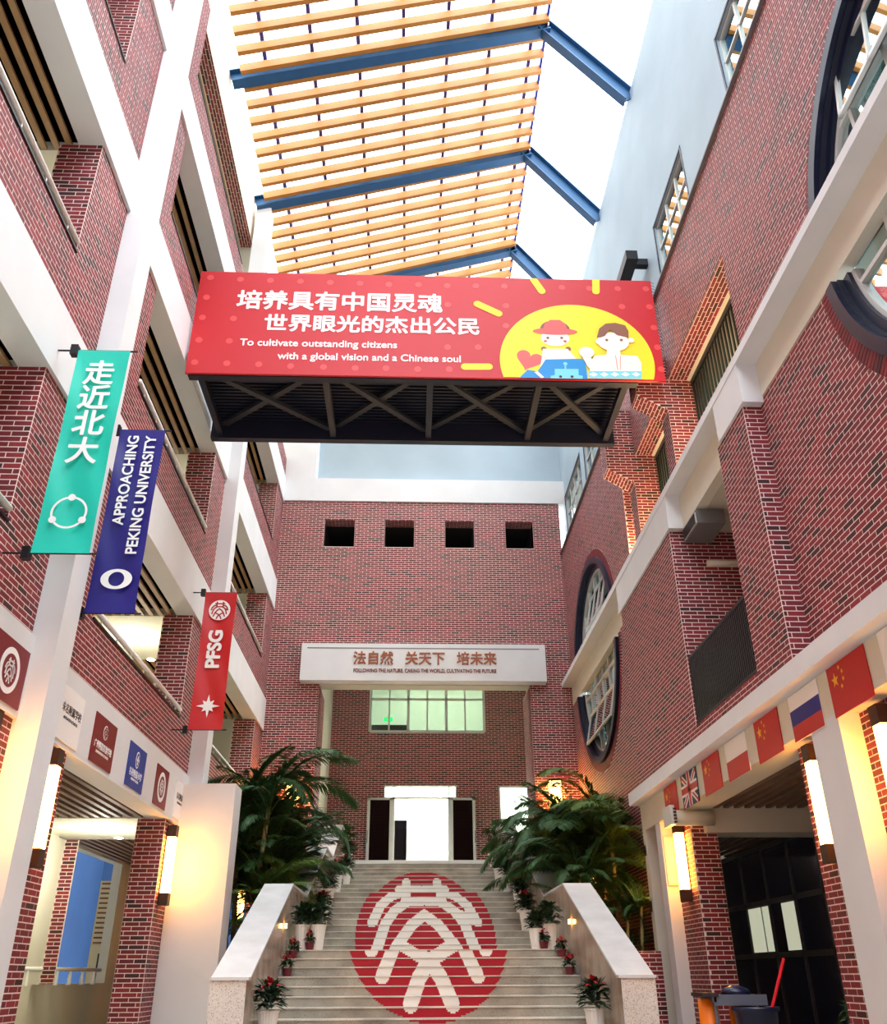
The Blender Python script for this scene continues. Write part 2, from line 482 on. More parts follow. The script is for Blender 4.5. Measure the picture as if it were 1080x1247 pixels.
# ---- left building
for s in range(4):
    w = empty('wall_left', kind='structure')
    bt, sill = BEAM[s][1], SILL[s]
    holes = [(a, b, 0, 40) for a, b in PIL]
    top = BEAM[s + 1][0] if s < 3 else 18.1
    rects = [(YN, YB, bt, sill)] + [(max(a, YN), b, sill, top) for a, b in (PIER if s < 3 else PIER[:2])]
    court_left(w, XL, rects, holes, cap=[290, 210, 150, 60][s])
    for a, b in (PIER[1:] if s < 3 else PIER[1:2]):
        front(w, a, [(XL - 0.6, XL - 0.003, bt, top)], cap=60 if s < 2 else 0, thick=0.1)
        MB().box(XL - 0.6, XL - 0.2, a + 0.1, b, bt, top).build('pier_core', 'cream', w)
    # sill cap, dark
    sb = MB()
    for (a, b), (c, d) in zip(PIER, PIER[1:]):
        sb.box(XL - 0.22, XL + 0.02, b, c, sill, sill + 0.035)
    sb.build('sill', 'black', w)
    # handrail behind sill
    for (a, b), (c, d) in (zip(PIER, PIER[1:]) if s < 2 else ()):
        hb = MB().tube([(XL + 0.0, b + 0.03, sill + 0.15), (XL + 0.0, c - 0.03, sill + 0.15)], 0.042)
        r_ = hb.build('handrail', 'rail', w, smooth=True)
        pb = MB(); y = b + 0.35
        while y < c - 0.2:
            pb.tube([(XL + 0.0, y, sill + 0.03), (XL + 0.0, y, sill + 0.15)], 0.014, 6); y += 0.75
        pb.build('post', 'rail', r_)
# beams
for s in range(4):
    z0, z1 = BEAM[s]
    MB().box(XL - 0.34, XL + 0.05, YN, YB, z0, z1).build('trim_%d' % (s + 1), 'white', None, kind='structure')
# eave lintel over the fourth storey, plain pale peach with a brick underside
w = empty('wall_left', kind='structure')
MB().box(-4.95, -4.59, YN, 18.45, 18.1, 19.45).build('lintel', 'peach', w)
brickwork(w, (0, 0, 18.1), (0, 1, 0), (1, 0, 0), (0, 0, -1), lambda v: [(YN, 18.45)], -4.945, -4.595)
MB().box(-5.3, -4.6, 18.5, YB, 15.98, 19.2).box(-5.3, -4.97, 17.0, 18.45, 15.98, 19.2).build('end_wall', 'cream', w)
MB().box(-5.3, -4.62, 18.46, 18.5, 15.1, 19.2).build('end_jamb', 'cream', w)
# pilasters
for i, (a, b) in enumerate(PIL):
    MB().box(XL - 0.1, XP, a, b, GZ, 19.2).build('trim_%d' % (5 + i), 'white', None, kind='structure')
# ground floor piers, left
for i, (a, b) in enumerate(PIER[1:3]):
    t = empty('brick_pier', (XL, a, GZ), ['left ground floor brick pier beside the nearest white pilaster and its lamps', 'left ground floor brick pier beside the tall white block and palm'][i], 'pier')
    court_left(t, XL, [(a, b, GZ, 2.555)], [(PIL[1 + i][0], PIL[1 + i][1], -9, 9)], cap=130, thick=0.15)
    front(t, a, [(XL - 0.5, XL - 0.003, GZ, 2.555)], cap=150, thick=0.15)
    MB().box(XL - 0.5, XL - 0.15, a + 0.15, b, GZ, 2.555).build('core', 'cream', t)
# corridors, left
XB = -7.3
for s in range(4):
    z = BEAM[s][0] if s < 3 else 14.22
    c = empty('ceiling', kind='structure')
    MB().box(XB, XL - 0.34, YN, YB, z + 0.2, z + 0.32).build('slab', 'void', c)
    for (a, b) in PIER: MB().box(XB, XL - 0.34, max(a, YN) + 0.12, b, z + 0.02, z + 0.19).build('dropped_panel', 'cream', c)
    for (a, b), (p, q) in zip(PIER, PIER[1:]):
        x = XL - 0.45; n = 0
        while x > XB + 0.1:
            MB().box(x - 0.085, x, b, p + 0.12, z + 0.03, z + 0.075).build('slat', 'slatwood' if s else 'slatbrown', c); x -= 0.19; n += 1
    f = MB().box(XB - 3, XL - 0.2, YN, YB, BEAM[s][1] - 0.25, BEAM[s][1] - 0.1).build('floor', 'cream', None, kind='structure')
c = empty('ceiling', kind='structure')
MB().box(XB, -4.86, YN, 18.5, 18.4, 18.55).build('slab', 'dark', c)
x = -4.92
while x > XB + 0.1:
    MB().box(x - 0.085, x, YN, 18.45, 18.2, 18.33).build('slat', 'slatwood', c); x -= 0.19
MB().box(XB - 0.2, XB, YN, YB, 3.4, 19.2).build('wall_corridor', 'cream', None, kind='structure')
MB().box(XB - .2, XL - .5, YB + .15, YB + .3, GZ, 19.2).build('wall_corridor_end', 'cream', None, kind='structure')
# ground floor back of the corridor: cream parapet, piers, opening
w = empty('wall_corridor', kind='structure')
MB().box(XB - .2, XB + .16, YN, 19.2, GZ, 3.4).box(XB - .1, XB + .16, 19.2, 19.62, -.1, 2.55).box(XB - .2, XB + .02, 19.2, 24.2, GZ, -0.1).box(XB - .2, XB + .02, 24.2, YB, GZ, 3.4).box(XB - .2, XB + .02, 19.2, 24.2, 2.55, 3.4).build('plaster', 'cream', w)
p = empty('brick_pier', (XB + .2, 19.6, GZ), 'slim brick pier at the left of the rear corridor opening', 'pier')
front(p, 19.6, [(XB + 0.16, XB + 0.43, -0.1, 2.55)], cap=0, thick=0.04)
p = empty('brick_pier', (XB + .5, 23.4, GZ), 'shadowed brick pier at the right of the rear corridor opening', 'pier')
front(p, 23.4, [(XB + 0.52, XB + 1.1, GZ, 2.55)], cap=0, thick=0.3)
hr = empty('guard_rail', (XB + .15, 19.6, -0.1), 'white tubular guard rail on the cream parapet at lower left', 'railing')
MB().tube([(XB + 0.15, 18.6, 0.17), (XB + 0.15, 23.3, 0.17)], 0.04).build('handrail', 'rail', hr, smooth=True)
y = 18.9
while y < 23.3:
    MB().tube([(XB + 0.15, y, -0.12), (XB + 0.15, y, 0.15)], [0.05, 0.03], 8).build('post', 'rail', hr); y += 0.8
MB().box(-13, -12.8, 10, 45, GZ, 9).box(-13, -4.5, 40, 40.2, GZ, 9).build('wall_outer', 'deepblue', None, kind='structure')
# beige louvred utility door behind
d = empty('utility_door', (-7.7, 25.0, GZ), 'beige utility door with a louvred panel above, seen through the corridor', 'door')
MB().box(-8.02, -7.35, 25.05, 25.3, GZ, 2.25).build('frame', 'beige', d)
MB().box(-7.97, -7.4, 25.0, 25.06, GZ, 0.75).build('leaf', 'beige', d)
MB().box(-7.78, -7.62, 24.97, 25.01, -0.4, 0.55).build('vision_panel', 'ink', d)
MB().box(-7.97, -7.38, 25.02, 25.05, .78, 2.2).build('louvre_back', 'brown', d)
z = 0.85
while z < 2.15:
    MB().obox((-7.68, 24.97, z), (1, 0, 0), (0, .35, .94), (0, -.94, .35), 0.3, 0.036, 0.008).build('louvre', 'beige', d); z += 0.115

# downlights
k = 0
for (s, y, lab) in ((0, 17.95, 'round downlight in the left ground floor ceiling, nearer one'), (0, 19.4, 'round downlight in the left ground floor ceiling, farther one'), (1, 18.1, 'round downlight in the first floor corridor ceiling, nearer one'), (1, 19.7, 'round downlight in the first floor corridor ceiling, farther one')):
    z = BEAM[s][0] + 0.02
    t = empty('downlight', (-6.0, y, z), lab, 'light')
    MB().lathe((-6.0, y, z - 0.02), [(0.11, 0), (0.12, 0.02)], 16).build('ring', 'alu', t)
    MB().lathe((-6.0, y, z - 0.024), [(0.085, 0), (0.085, 0.006)], 16).build('lens', 'down', t)
for s in range(3):
    for y in (10.0, 18.2):
        l = bpy.data.lights.new('corridor_lamp', 'POINT'); l.energy = [26, 20, 9][s]; l.color = (1, .97, .85); l.shadow_soft_size = .15
        o = bpy.data.objects.new('corridor_lamp', l); COL.objects.link(o); o.location = (-6.0, y, BEAM[s][0] - 0.5)

# ---- white block beside pilaster, left
t = MB().box(XP - 0.3, -3.36, 17.6, 18.28, GZ, 3.32).build('plaster_block', 'white', None, 'tall cream plaster block beside the left palm and the corridor pier', 'pillar', loc=(-3.9, 17.9, GZ))

# ---- lamps on the walls
def wall_lamp(x, y, side, lab, z0=1.33, z1=2.27, w=0.16, dirn=None):
    t = empty('wall_lamp', (x, y, z0 - 0.2), lab, 'lamp', 'tall glowing wall lamps')
    s = 1 if side == 'l' else -1
    xa, xb = x + s * 0.03, x + s * 0.17
    MB().box(x, x + s * 0.03, y - w * .4, y + w * .4, z0 - 0.16, z1 + 0.16).build('backplate', 'bronze', t)
    MB().box(x + s * .02, xb + s * .01, y - w / 2 - .01, y + w / 2 + .01, z1, z1 + 0.2).build('cap', 'bronze', t)
    MB().box(x + s * .02, xb + s * .01, y - w / 2 - .01, y + w / 2 + .01, z0 - 0.2, z0).build('cap', 'bronze', t)
    MB().box(xa, xb, y - w / 2, y + w / 2, z0, z1).build('shade', 'lampg', t)
    return t
wall_lamp(XL, 9.15, 'l', 'glowing wall lamp at the far left edge of the picture')
wall_lamp(XL, 10.98, 'l', 'glowing wall lamp right of the nearest left white pilaster')
wall_lamp(XL, 17.1, 'l', 'glowing wall lamp beside the tall cream block on the left')
wall_lamp(XL, 24.9, 'l', 'glowing wall lamp half hidden low in the left palm leaves')
wall_lamp(4.97, 8.85, 'r', 'glowing wall lamp at the right edge of the picture')
wall_lamp(4.97, 10.62, 'r', 'glowing wall lamp left of the nearest right white pilaster')
wall_lamp(4.97, 16.6, 'r', 'glowing wall lamp beside the cleaning cart pier on the right')
wall_lamp(4.9, 18.5, 'r', 'slim glowing wall lamp beside the right palm trunk', z0=1.28, z1=2.1, w=0.14)
wall_lamp(4.97, 24.8, 'r', 'glowing wall lamp behind the right palm stems')
def lantern(x, lab):
    t = empty('lantern', (x, YB, 4.3), lab, 'lamp')
    MB().box(x - .05, x + .05, YB - .25, YB, 4.15, 4.22).box(x - .2, x + .2, YB - .42, YB - .1, 4.98, 5.03).box(x - .17, x + .17, YB - .4, YB - .12, 4.2, 4.26).build('bracket', 'bronze', t)
    MB().box(x - .16, x + .16, YB - .4, YB - .12, 4.26, 4.98).build('shade', 'lantern', t)
lantern(-3.34, 'square lantern glowing through the left palm fronds')
lantern(4.2, 'square lantern glowing through the right palm fronds')

# distribution boxes
for x0, x1, y, lab in ((-4.40, -4.13, 18.0, 'flat cream cabinet on the second left pilaster'), (4.76, 4.95, 17.27, 'flat cream cabinet on the far right pilaster')):
    t = empty('cabinet', ((x0 + x1) / 2, y, 1.4), lab, 'cabinet')
    MB().box(x0, x1, y - 0.05, y, 1.45, 2.3).build('casing', 'cream', t)
    MB().box(x0 + .03, x1 - .03, y - 0.062, y - .05, 1.49, 2.26).build('cover', 'white', t)

# ---- back wall
w = empty('wall_back', kind='structure')
SQ = [(-2.95, -1.95), (-0.94, 0.04), (1.08, 2.05), (3.11, 4.04)]
holes = [(a, b, 12.59, 13.59) for a, b in SQ] + [(-2.8, 3.66, GZ - 1, 7.95)]
front(w, YB, [(XL, 4.97, GZ, 14.29)], holes, cap=200, thick=0.5)
for a, b in SQ:
    h = MB(); h.box(a - .02, a, YB + .01, YB + 3, 12.5, 13.7).box(b, b + .02, YB + .01, YB + 3, 12.5, 13.7).box(a, b, YB + .5, YB + 3, 12.5, 12.59).box(a, b, YB + 2.8, YB + 3, 12.59, 13.59).build('recess', 'dark', w)
    brickwork(w, (0, 0, 13.59), (1, 0, 0), (0, 1, 0), (0, 0, -1), lambda v, a=a, b=b: [(a, b)], YB, YB + 0.5)
    MB().box(a, b, YB + 0.01, YB + 0.5, 13.592, 13.62).build('head', 'mortar', w)
MB().box(-3.8, 4.6, YB + .52, YB + 3, 13.6, 13.8).build('recess_cover', 'dark', w)
# portico columns depth faces (brick)
for x, N in ((-2.8, 1), (3.66, -1)):
    brickwork(w, (x, 0, 0), (0, 1, 0), (0, 0, 1), (N, 0, 0), lambda v: [(YB, 28.15)], 0.0, 7.95)
    MB().box(x, x - N * 1.6, YB + .5, 28.15, 0, 7.95).build('mortar', 'mortar', w)
    MB().box(x - N * .0, x - N * .25, YB + .01, YB + .5, 0, 7.95).build('mortar', 'mortar', w)
# white band and upper part
MB().box(XL, 5.2, YB - 0.06, YB + 0.3, 14.29, 15.17).build('trim_8', 'white', None, kind='structure')
MB().box(-5.2, -3.37, YB - 0.04, YB + 0.3, 15.17, 19.2).build('trim_9', 'white', None, kind='structure')
MB().box(-3.37, 5.3, YB + 0.35, YB + 0.6, 15.1, 19.2).build('wall_back', 'blue', None, kind='structure')
# recess of the entrance
w = empty('wall_back', kind='structure')
RY = 32.5
rh = [(-1.5, 2.74, 8.0, 10.0), (-0.89, 1.68, 5.64, 6.05), (-0.55, 1.38, 3.0, 5.64), (3.2, 4.3, 4.1, 6.05)]
front(w, RY, [(-2.95, 4.4, 3.08, 11.0)], rh, cap=0, thick=0.25)
MB().box(-3.1, -2.92, 28.15, RY, 0, 11).build('side_wall', 'cream', w)
MB().box(4.4, 4.6, 28.15, RY, 0, 11).build('side_wall', 'cream', w)
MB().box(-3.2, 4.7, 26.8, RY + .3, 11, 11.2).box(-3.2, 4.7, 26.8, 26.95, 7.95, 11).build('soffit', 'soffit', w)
# sign beam
t = empty('entrance_sign', (0.4, 26, 7.93), 'long white entrance sign with copper lettering over the doorway', 'sign')
MB().box(-3.37, 4.14, 25.9, 26.3, 7.93, 9.1).build('fascia', 'white', t)
MB().box(-3.2, 3.95, 25.895, 25.9, 8.93, 8.965).build('groove', 'grey', t)
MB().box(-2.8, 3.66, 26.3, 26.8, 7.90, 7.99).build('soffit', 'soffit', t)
text('法自然   关天下   培未来', 0.44, (0.42, 25.885, 8.60), 'y', 'copper', t, ext=0.012, sx=0.94, bold=0.008)
text('FOLLOWING THE NATURE, CARING THE WORLD, CULTIVATING THE FUTURE', 0.158, (0.42, 25.89, 8.23), 'y', 'letters', t, ext=0.005, sx=0.78, bold=0.005)

# entrance door and rooms
d = empty('door_1', kind='structure')
fr = MB()
for x in (-0.89, -0.55, 1.38, 1.64): fr.box(x - 0.03 if x < 0 else x, x + 0.01 if x < 0 else x + 0.04, RY - .05, RY + .05, 5.64, 6.05)
fr.box(-0.93, 1.72, RY - .05, RY + .05, 6.03, 6.08).box(-0.93, 1.72, RY - .05, RY + .05, 5.60, 5.66)
fr.box(-0.6, -0.52, RY - .05, RY + .05, 3.08, 5.64).box(1.36, 1.44, RY - .05, RY + .05, 3.08, 5.64)
fr.build('frame', 'alu', d)
MB().box(-0.88, 1.66, RY - .01, RY, 5.66, 6.03).build('transom_glass', 'clear', d)
for x0, x1 in ((-1.49, -0.6), (1.44, 2.33)):
    lf = MB(); lf.box(x0, x0 + .1, RY - .2, RY - .14, 3.08, 5.62).box(x1 - .1, x1, RY - .2, RY - .14, 3.08, 5.62).box(x0, x1, RY - .2, RY - .14, 5.54, 5.62).box(x0, x1, RY - .2, RY - .14, 3.08, 3.2)
    lo = lf.build('leaf', 'alu', d)
    MB().box(x0 + .07, x1 - .07, RY - .175, RY - .165, 3.2, 5.54).build('glass', 'leafglass', lo)
    MB().tube([(x0 + .03 if x0 < 0 else x1 - .03, RY - .26, 4.1), (x0 + .03 if x0 < 0 else x1 - .03, RY - .26, 4.5)], 0.015, 6).build('handle', 'grey', lo)
r = empty('wall_lobby', kind='structure')
MB().box(-3, 5, 36, 36.2, 3, 7.5).box(-3, -2.8, RY + .25, 36, 3, 7.5).box(5, 5.2, RY + .25, 36, 3, 7.5).box(-3, 5, RY + .25, 36, 7.4, 7.5).box(-3, 5.2, 28.1, 36, 2.98, 3.08).build('plaster', 'roomwhite', r)
MB().box(-0.59, -0.09, 35.97, 36, 3.08, 5.4).build('dark_doorway', 'void', r)
MB().box(-0.66, -0.59, 35.93, 36, 3.08, 5.46).box(-.09, -.02, 35.93, 36, 3.08, 5.46).box(-.66, -.02, 35.93, 36, 5.4, 5.47).build('door_surround', 'alu', r)
cl = empty('ceiling_light', (0.5, 34, 7.35), 'bright panel light in the entrance lobby ceiling', 'light')
MB().box(-2, 4.6, 33, 35.5, 7.34, 7.38).build('diffuser', mat('lobby_light', (255, 255, 250), 0.5, emit=(255, 255, 248), estr=7.0), cl)
# upper window
wi = empty('window_6', kind='structure')
fx = [-1.5, -0.8, -0.09, 0.62, 1.33, 2.03, 2.74]
fr = MB().box(-1.5, 2.74, RY - .04, RY + .04, 7.96, 8.05)
for i, x in enumerate(fx): fr.box(x - (.05 if i % 2 == 0 else .03), x + (.05 if i % 2 == 0 else .03), RY - .04, RY + .04, 8.0, 10.0)
fr.box(-1.5, 2.74, RY - .04, RY + .04, 9.18, 9.26).box(-1.5, 2.74, RY - .04, RY + .04, 9.95, 10.03)
fr.build('frame', 'alu', wi)
for a, b in zip(fx, fx[1:]):
    for z0, z1 in ((8.05, 9.18), (9.26, 9.95)):
        MB().box(a + .03, b - .03, RY - .01, RY, z0, z1).build('pane', 'clear', wi)
r = empty('wall_upper_room', kind='structure')
MB().box(-2.9, 4.4, 36, 36.2, 7.6, 11).box(-3, -2.9, RY + .25, 36, 7.6, 11).box(4.4, 4.5, RY + .25, 36, 7.6, 11).box(-3, 4.5, RY + .25, 36, 10.9, 11).box(-3, 4.5, RY + .25, 36, 7.55, 7.65).build('plaster', 'greenroom', r)
for i, x in enumerate((0.1, 2.2)):
    t = empty('ceiling_light', (x, 34.6, 10.8), ['left', 'right'][i] + ' glowing ceiling spot behind the upper entrance window', 'light')
    MB().lathe((x, 34.6, 10.78), [(0.12, 0), (0.12, 0.06)], 14).build('lens', 'down', t)
t = empty('ceiling_light', (0.8, 33.6, 10.85), 'pale panel light in the room above the entrance', 'light')
MB().box(-2, 3.6, 33.2, 34.0, 10.83, 10.88).build('diffuser', 'tube', t)
t = empty('exit_sign', (-1.0, 33.4, 9.0), 'small green running figure exit sign behind the upper entrance window', 'sign')
MB().box(-1.02, -0.68, 33.4, 33.43, 8.62, 8.78).build('casing', 'green', t)
MB().box(-0.9, -0.82, 33.39, 33.4, 8.65, 8.76).build('figure', 'wprint', t)
MB().box(-1.46, -0.12, 32.9, 33.6, 7.65, 8.36).build('cabinet', 'ink', None, 'low dark cabinet behind the upper entrance window', 'cabinet')
wi = empty('window_7', kind='structure')
MB().box(3.2, 3.26, RY - .03, RY + .03, 4.1, 6.05).box(3.2, 4.3, RY - .03, RY + .03, 6.0, 6.05).box(3.2, 4.3, RY - .03, RY + .03, 4.1, 4.15).box(3.2, 4.3, RY - .03, RY + .03, 4.9, 4.94).build('frame', 'alu', wi)
MB().box(3.26, 4.3, RY - .01, RY, 4.15, 6.0).build('pane', 'clear', wi)
# potted dark shrubs by the door are added with the plants
#NEXT
# ================================================================= right building
XA, XR = 4.70, 4.97
L1T, L2B, L2T = 3.30, 7.20, 8.0
C1 = (5.15, 7.55, 2.72); C2 = (22.55, 7.55, 2.72)
# storey between the two ledges
w = empty('wall_right', kind='structure')
court_right(w, XA, [(10.25, 18.3, L1T, L2B)], [(11.38, 14.25, 3.62, 9)], cap=290, thick=0.27)
front(w, 10.25, [(XA + .003, XR, L1T, L2B)], cap=0, thick=0.05)
w = empty('wall_right', kind='structure')
court_right(w, XR, [(YN, 10.25, L1T, 7.32)], circles=[(C1[0], C1[1], 2.95)], cap=290, thick=0.12)
w = empty('wall_right', kind='structure')
court_right(w, XR, [(18.3, YB, L1T, 7.32), (18.75, YB, GZ, L1T)], circles=[(C2[0], C2[1], 2.95)], cap=120, thick=0.12)
# balcony recess
w = empty('wall_right', kind='structure')
front(w, 14.25, [(XA + .003, 6.6, 3.5, 7.2)], cap=230, thick=0.2)
brickwork(w, (6.3, 0, 0), (0, 1, 0), (0, 0, 1), (-1, 0, 0), lambda v: [(9, 14.25)], 3.5, 7.2)
MB().box(6.3, 6.5, 9, 14.25, 3.5, 7.2).build('mortar', 'mortar', w)
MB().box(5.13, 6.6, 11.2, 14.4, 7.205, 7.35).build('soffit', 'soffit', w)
MB().box(4.98, 6.6, 9, 14.4, 3.45, 3.58).build('slab', 'cream', w)
MB().box(5.1, 6.5, 11.2, 11.38, 3.5, 7.2).build('side', 'cream', w)
# ledges
t = empty('trim_10', kind='structure')
MB().box(4.50, 5.3, YN, 18.55, 3.06, L1T).build('lip', 'white', t)
MB().box(4.72, 5.25, YN, 18.3, 2.56, 3.06).build('beam', 'cream', t)
MB().box(4.72, 4.98, 18.3, 18.55, GZ, 3.06).build('end_post', 'cream', t)
t = empty('trim_11', kind='structure')
MB().box(4.65, 5.12, YN, YB, 7.86, L2T).build('lip', 'white', t)
MB().box(4.955, 5.12, YN, 10.2, 7.30, 7.86).box(4.955, 5.12, 18.3, YB, 7.30, 7.86).box(4.93, 5.12, 11.2, 14.2, 7.2, 7.86).build('beam', 'cream', t)
MB().box(4.66, 5.12, 10.12, 11.2, 7.2, 7.86).box(4.66, 5.12, 14.1, 18.4, 7.2, 7.86).build('block', 'white', t)
# upper wall
w = empty('wall_right', kind='structure')
NI = [(10.58, 13.88), (14.33, 16.7), (17.15, 18.05)]
court_right(w, XR, [(YN, YB, L2T, 12.40)], [(10.5, 18.05, 0, 10.37)], [(C1[0], C1[1], 2.95), (C2[0], C2[1], 2.95)], cap=290, thick=0.12)
MB().box(4.9, 5.25, YN, YB, 12.40, 12.44).build('coping', 'grey', w)
# niche soffits, backs, fins
w = empty('wall_right', kind='structure')
for a, b in NI:
    MB().box(XR + .12, 5.37, a - .1, b, 10.364, 10.55).build('mortar', 'mortar', w)
    MB().box(XR + .001, XR + .12, a - .1, b, 10.364, 10.376).build('mortar', 'mortar', w)
    brickwork(w, (0, 0, 10.364), (0, 1, 0), (1, 0, 0), (0, 0, -1), lambda v, a=a, b=b: [(a - .1, b)], XR + .003, 5.36, cap=60)
MB().box(5.5, 5.6, 10.0, 18.2, 7.4, 10.6).build('back', 'dark', w)
MB().box(5.1, 6, 10.3, 10.5, 7.3, 10.6).build('jamb', 'mortar', w)
for i, y in enumerate((13.88, 16.7)):
    t = empty('brick_bracket', (XR, y, L2T), ['corbelled brick bracket carrying the near edge of the footbridge', 'corbelled brick bracket carrying the far edge of the footbridge'][i], 'bracket')
    def prof(v):
        if v < 9.64: return [(4.90, 5.45)]
        if v < 10.0: return [(4.90 - (v - 9.64) / 0.36 * 0.58, 5.45)]
        return [(4.32, 5.45)]
    zt = 10.9 if i == 0 else 11.6
    brickwork(t, (0, y, 0), (1, 0, 0), (0, 0, 1), (0, -1, 0), prof, L2T, zt, cap=120)
    MB().prism([(4.90, L2T), (5.45, L2T), (5.45, zt), (4.32, zt), (4.32, 10.0), (4.90, 9.64)], lambda a, b, q: (a, q, b), y + .001, y + .45).build('core', 'mortar', t)
    brickwork(t, (4.90, 0, 0), (0, 1, 0), (0, 0, 1), (-1, 0, 0), lambda v, y=y: [(y, y + .45)], L2T, 9.62)
    brickwork(t, (4.32, 0, 0), (0, 1, 0), (0, 0, 1), (-1, 0, 0), lambda v, y=y: [(y, y + .45)], 10.02, zt)
    L = sqrt(.58 ** 2 + .36 ** 2); U2 = Vector((-.58 / L, 0, .36 / L))
    brickwork(t, (4.90, 0, 9.64), (0, 1, 0), tuple(U2), (-.36 / L, 0, -.58 / L), lambda v, y=y: [(y, y + .45)], 0, L)
front(w, 18.05, [(XR + .003, 5.43, L2T, 10.37)], cap=0, thick=0.05)
# barred windows in the niches
for i, (a, b) in enumerate(NI):
    t = empty('window_%d' % (8 + i), kind='structure')
    MB().box(5.37, 5.50, a - .3, b, 10.34, 10.5).build('head', 'cream', t)
    MB().box(5.42, 5.46, a - .3, b, 10.22, 10.34).build('rail', 'black', t)
    MB().box(5.485, 5.495, a - .3, b, 7.9, 10.3).build('panel', 'cream', t)
    y = a - .25
    while y < b - .03:
        MB().box(5.43, 5.46, y, y + .045, 7.9, 10.25).build('bar', 'skirt', t); y += 0.15
for i, y in enumerate((12.3, 15.5, 17.6)):  # unseen lamps added behind the lip to warm the niches
    t = empty('uplight', (5.2, y, 8.02), ['warm uplight on the ledge of the nearest barred niche', 'warm uplight on the ledge of the middle barred niche', 'warm uplight on the ledge of the farthest barred niche'][i], 'light')
    MB().lathe((5.2, y, 8.02), [(.06, 0), (.07, .08)], 12).build('casing', 'bronze', t)
    l = bpy.data.lights.new('uplight_lamp', 'POINT'); l.energy = 45; l.color = (1, .66, .3); l.shadow_soft_size = .06
    o = bpy.data.objects.new('uplight_lamp', l); COL.objects.link(o); o.location = (5.2, y, 8.3)
# blue upper wall with windows
w = empty('wall_right', kind='structure')
BW = [(3.1, 5.16), (7.47, 9.54), (11.85, 13.92), (16.2, 18.3), (20.6, 22.7), (23.4, 26.2)]
backing(w, [(YN, 26.7, 12.3, 19.25)], [(a, b, 12.0, 14.52) for a, b in BW], (), lambda u0, u1, a, b, mb: mb.box(5.2, 5.45, u0, u1, a, b))
w.children[0].name = 'render'; w.children[0].data.materials[0] = M['blue']
for i, (a, b) in enumerate(BW):
    t = empty('window_%d' % (11 + i), kind='structure')
    f = MB()
    f.box(5.19, 5.21, a - .05, a, 12.4, 14.57).box(5.19, 5.21, b, b + .05, 12.4, 14.57).box(5.19, 5.21, a - .05, b + .05, 14.52, 14.57)
    f.build('surround', 'navy', t)
    f = MB()
    n = 3 if b - a < 2.5 else 4
    for j in range(n + 1):
        y = a + (b - a) * j / n; f.box(5.26, 5.31, y - .025, y + .025, 12.4, 14.5)
    for z in (13.1, 13.85, 14.48): f.box(5.26, 5.31, a, b, z - .02, z + .02)
    f.build('frame', 'alu', t)
    MB().box(5.29, 5.30, a, b, 12.4, 14.5).build('pane', 'mirror', t)
    MB().box(5.43, 5.45, a, b, 12.4, 14.52).build('room', 'grey', t)
# open sashes in the blue wall windows
for (a, b) in ((8.1, 8.75), (12.5, 13.2), (24.3, 25.0)):
    t = [o for o in bpy.data.objects if o.name.startswith('window_1') and o.children and abs(min(abs(a - q[0]) for q in BW)) >= 0][0]
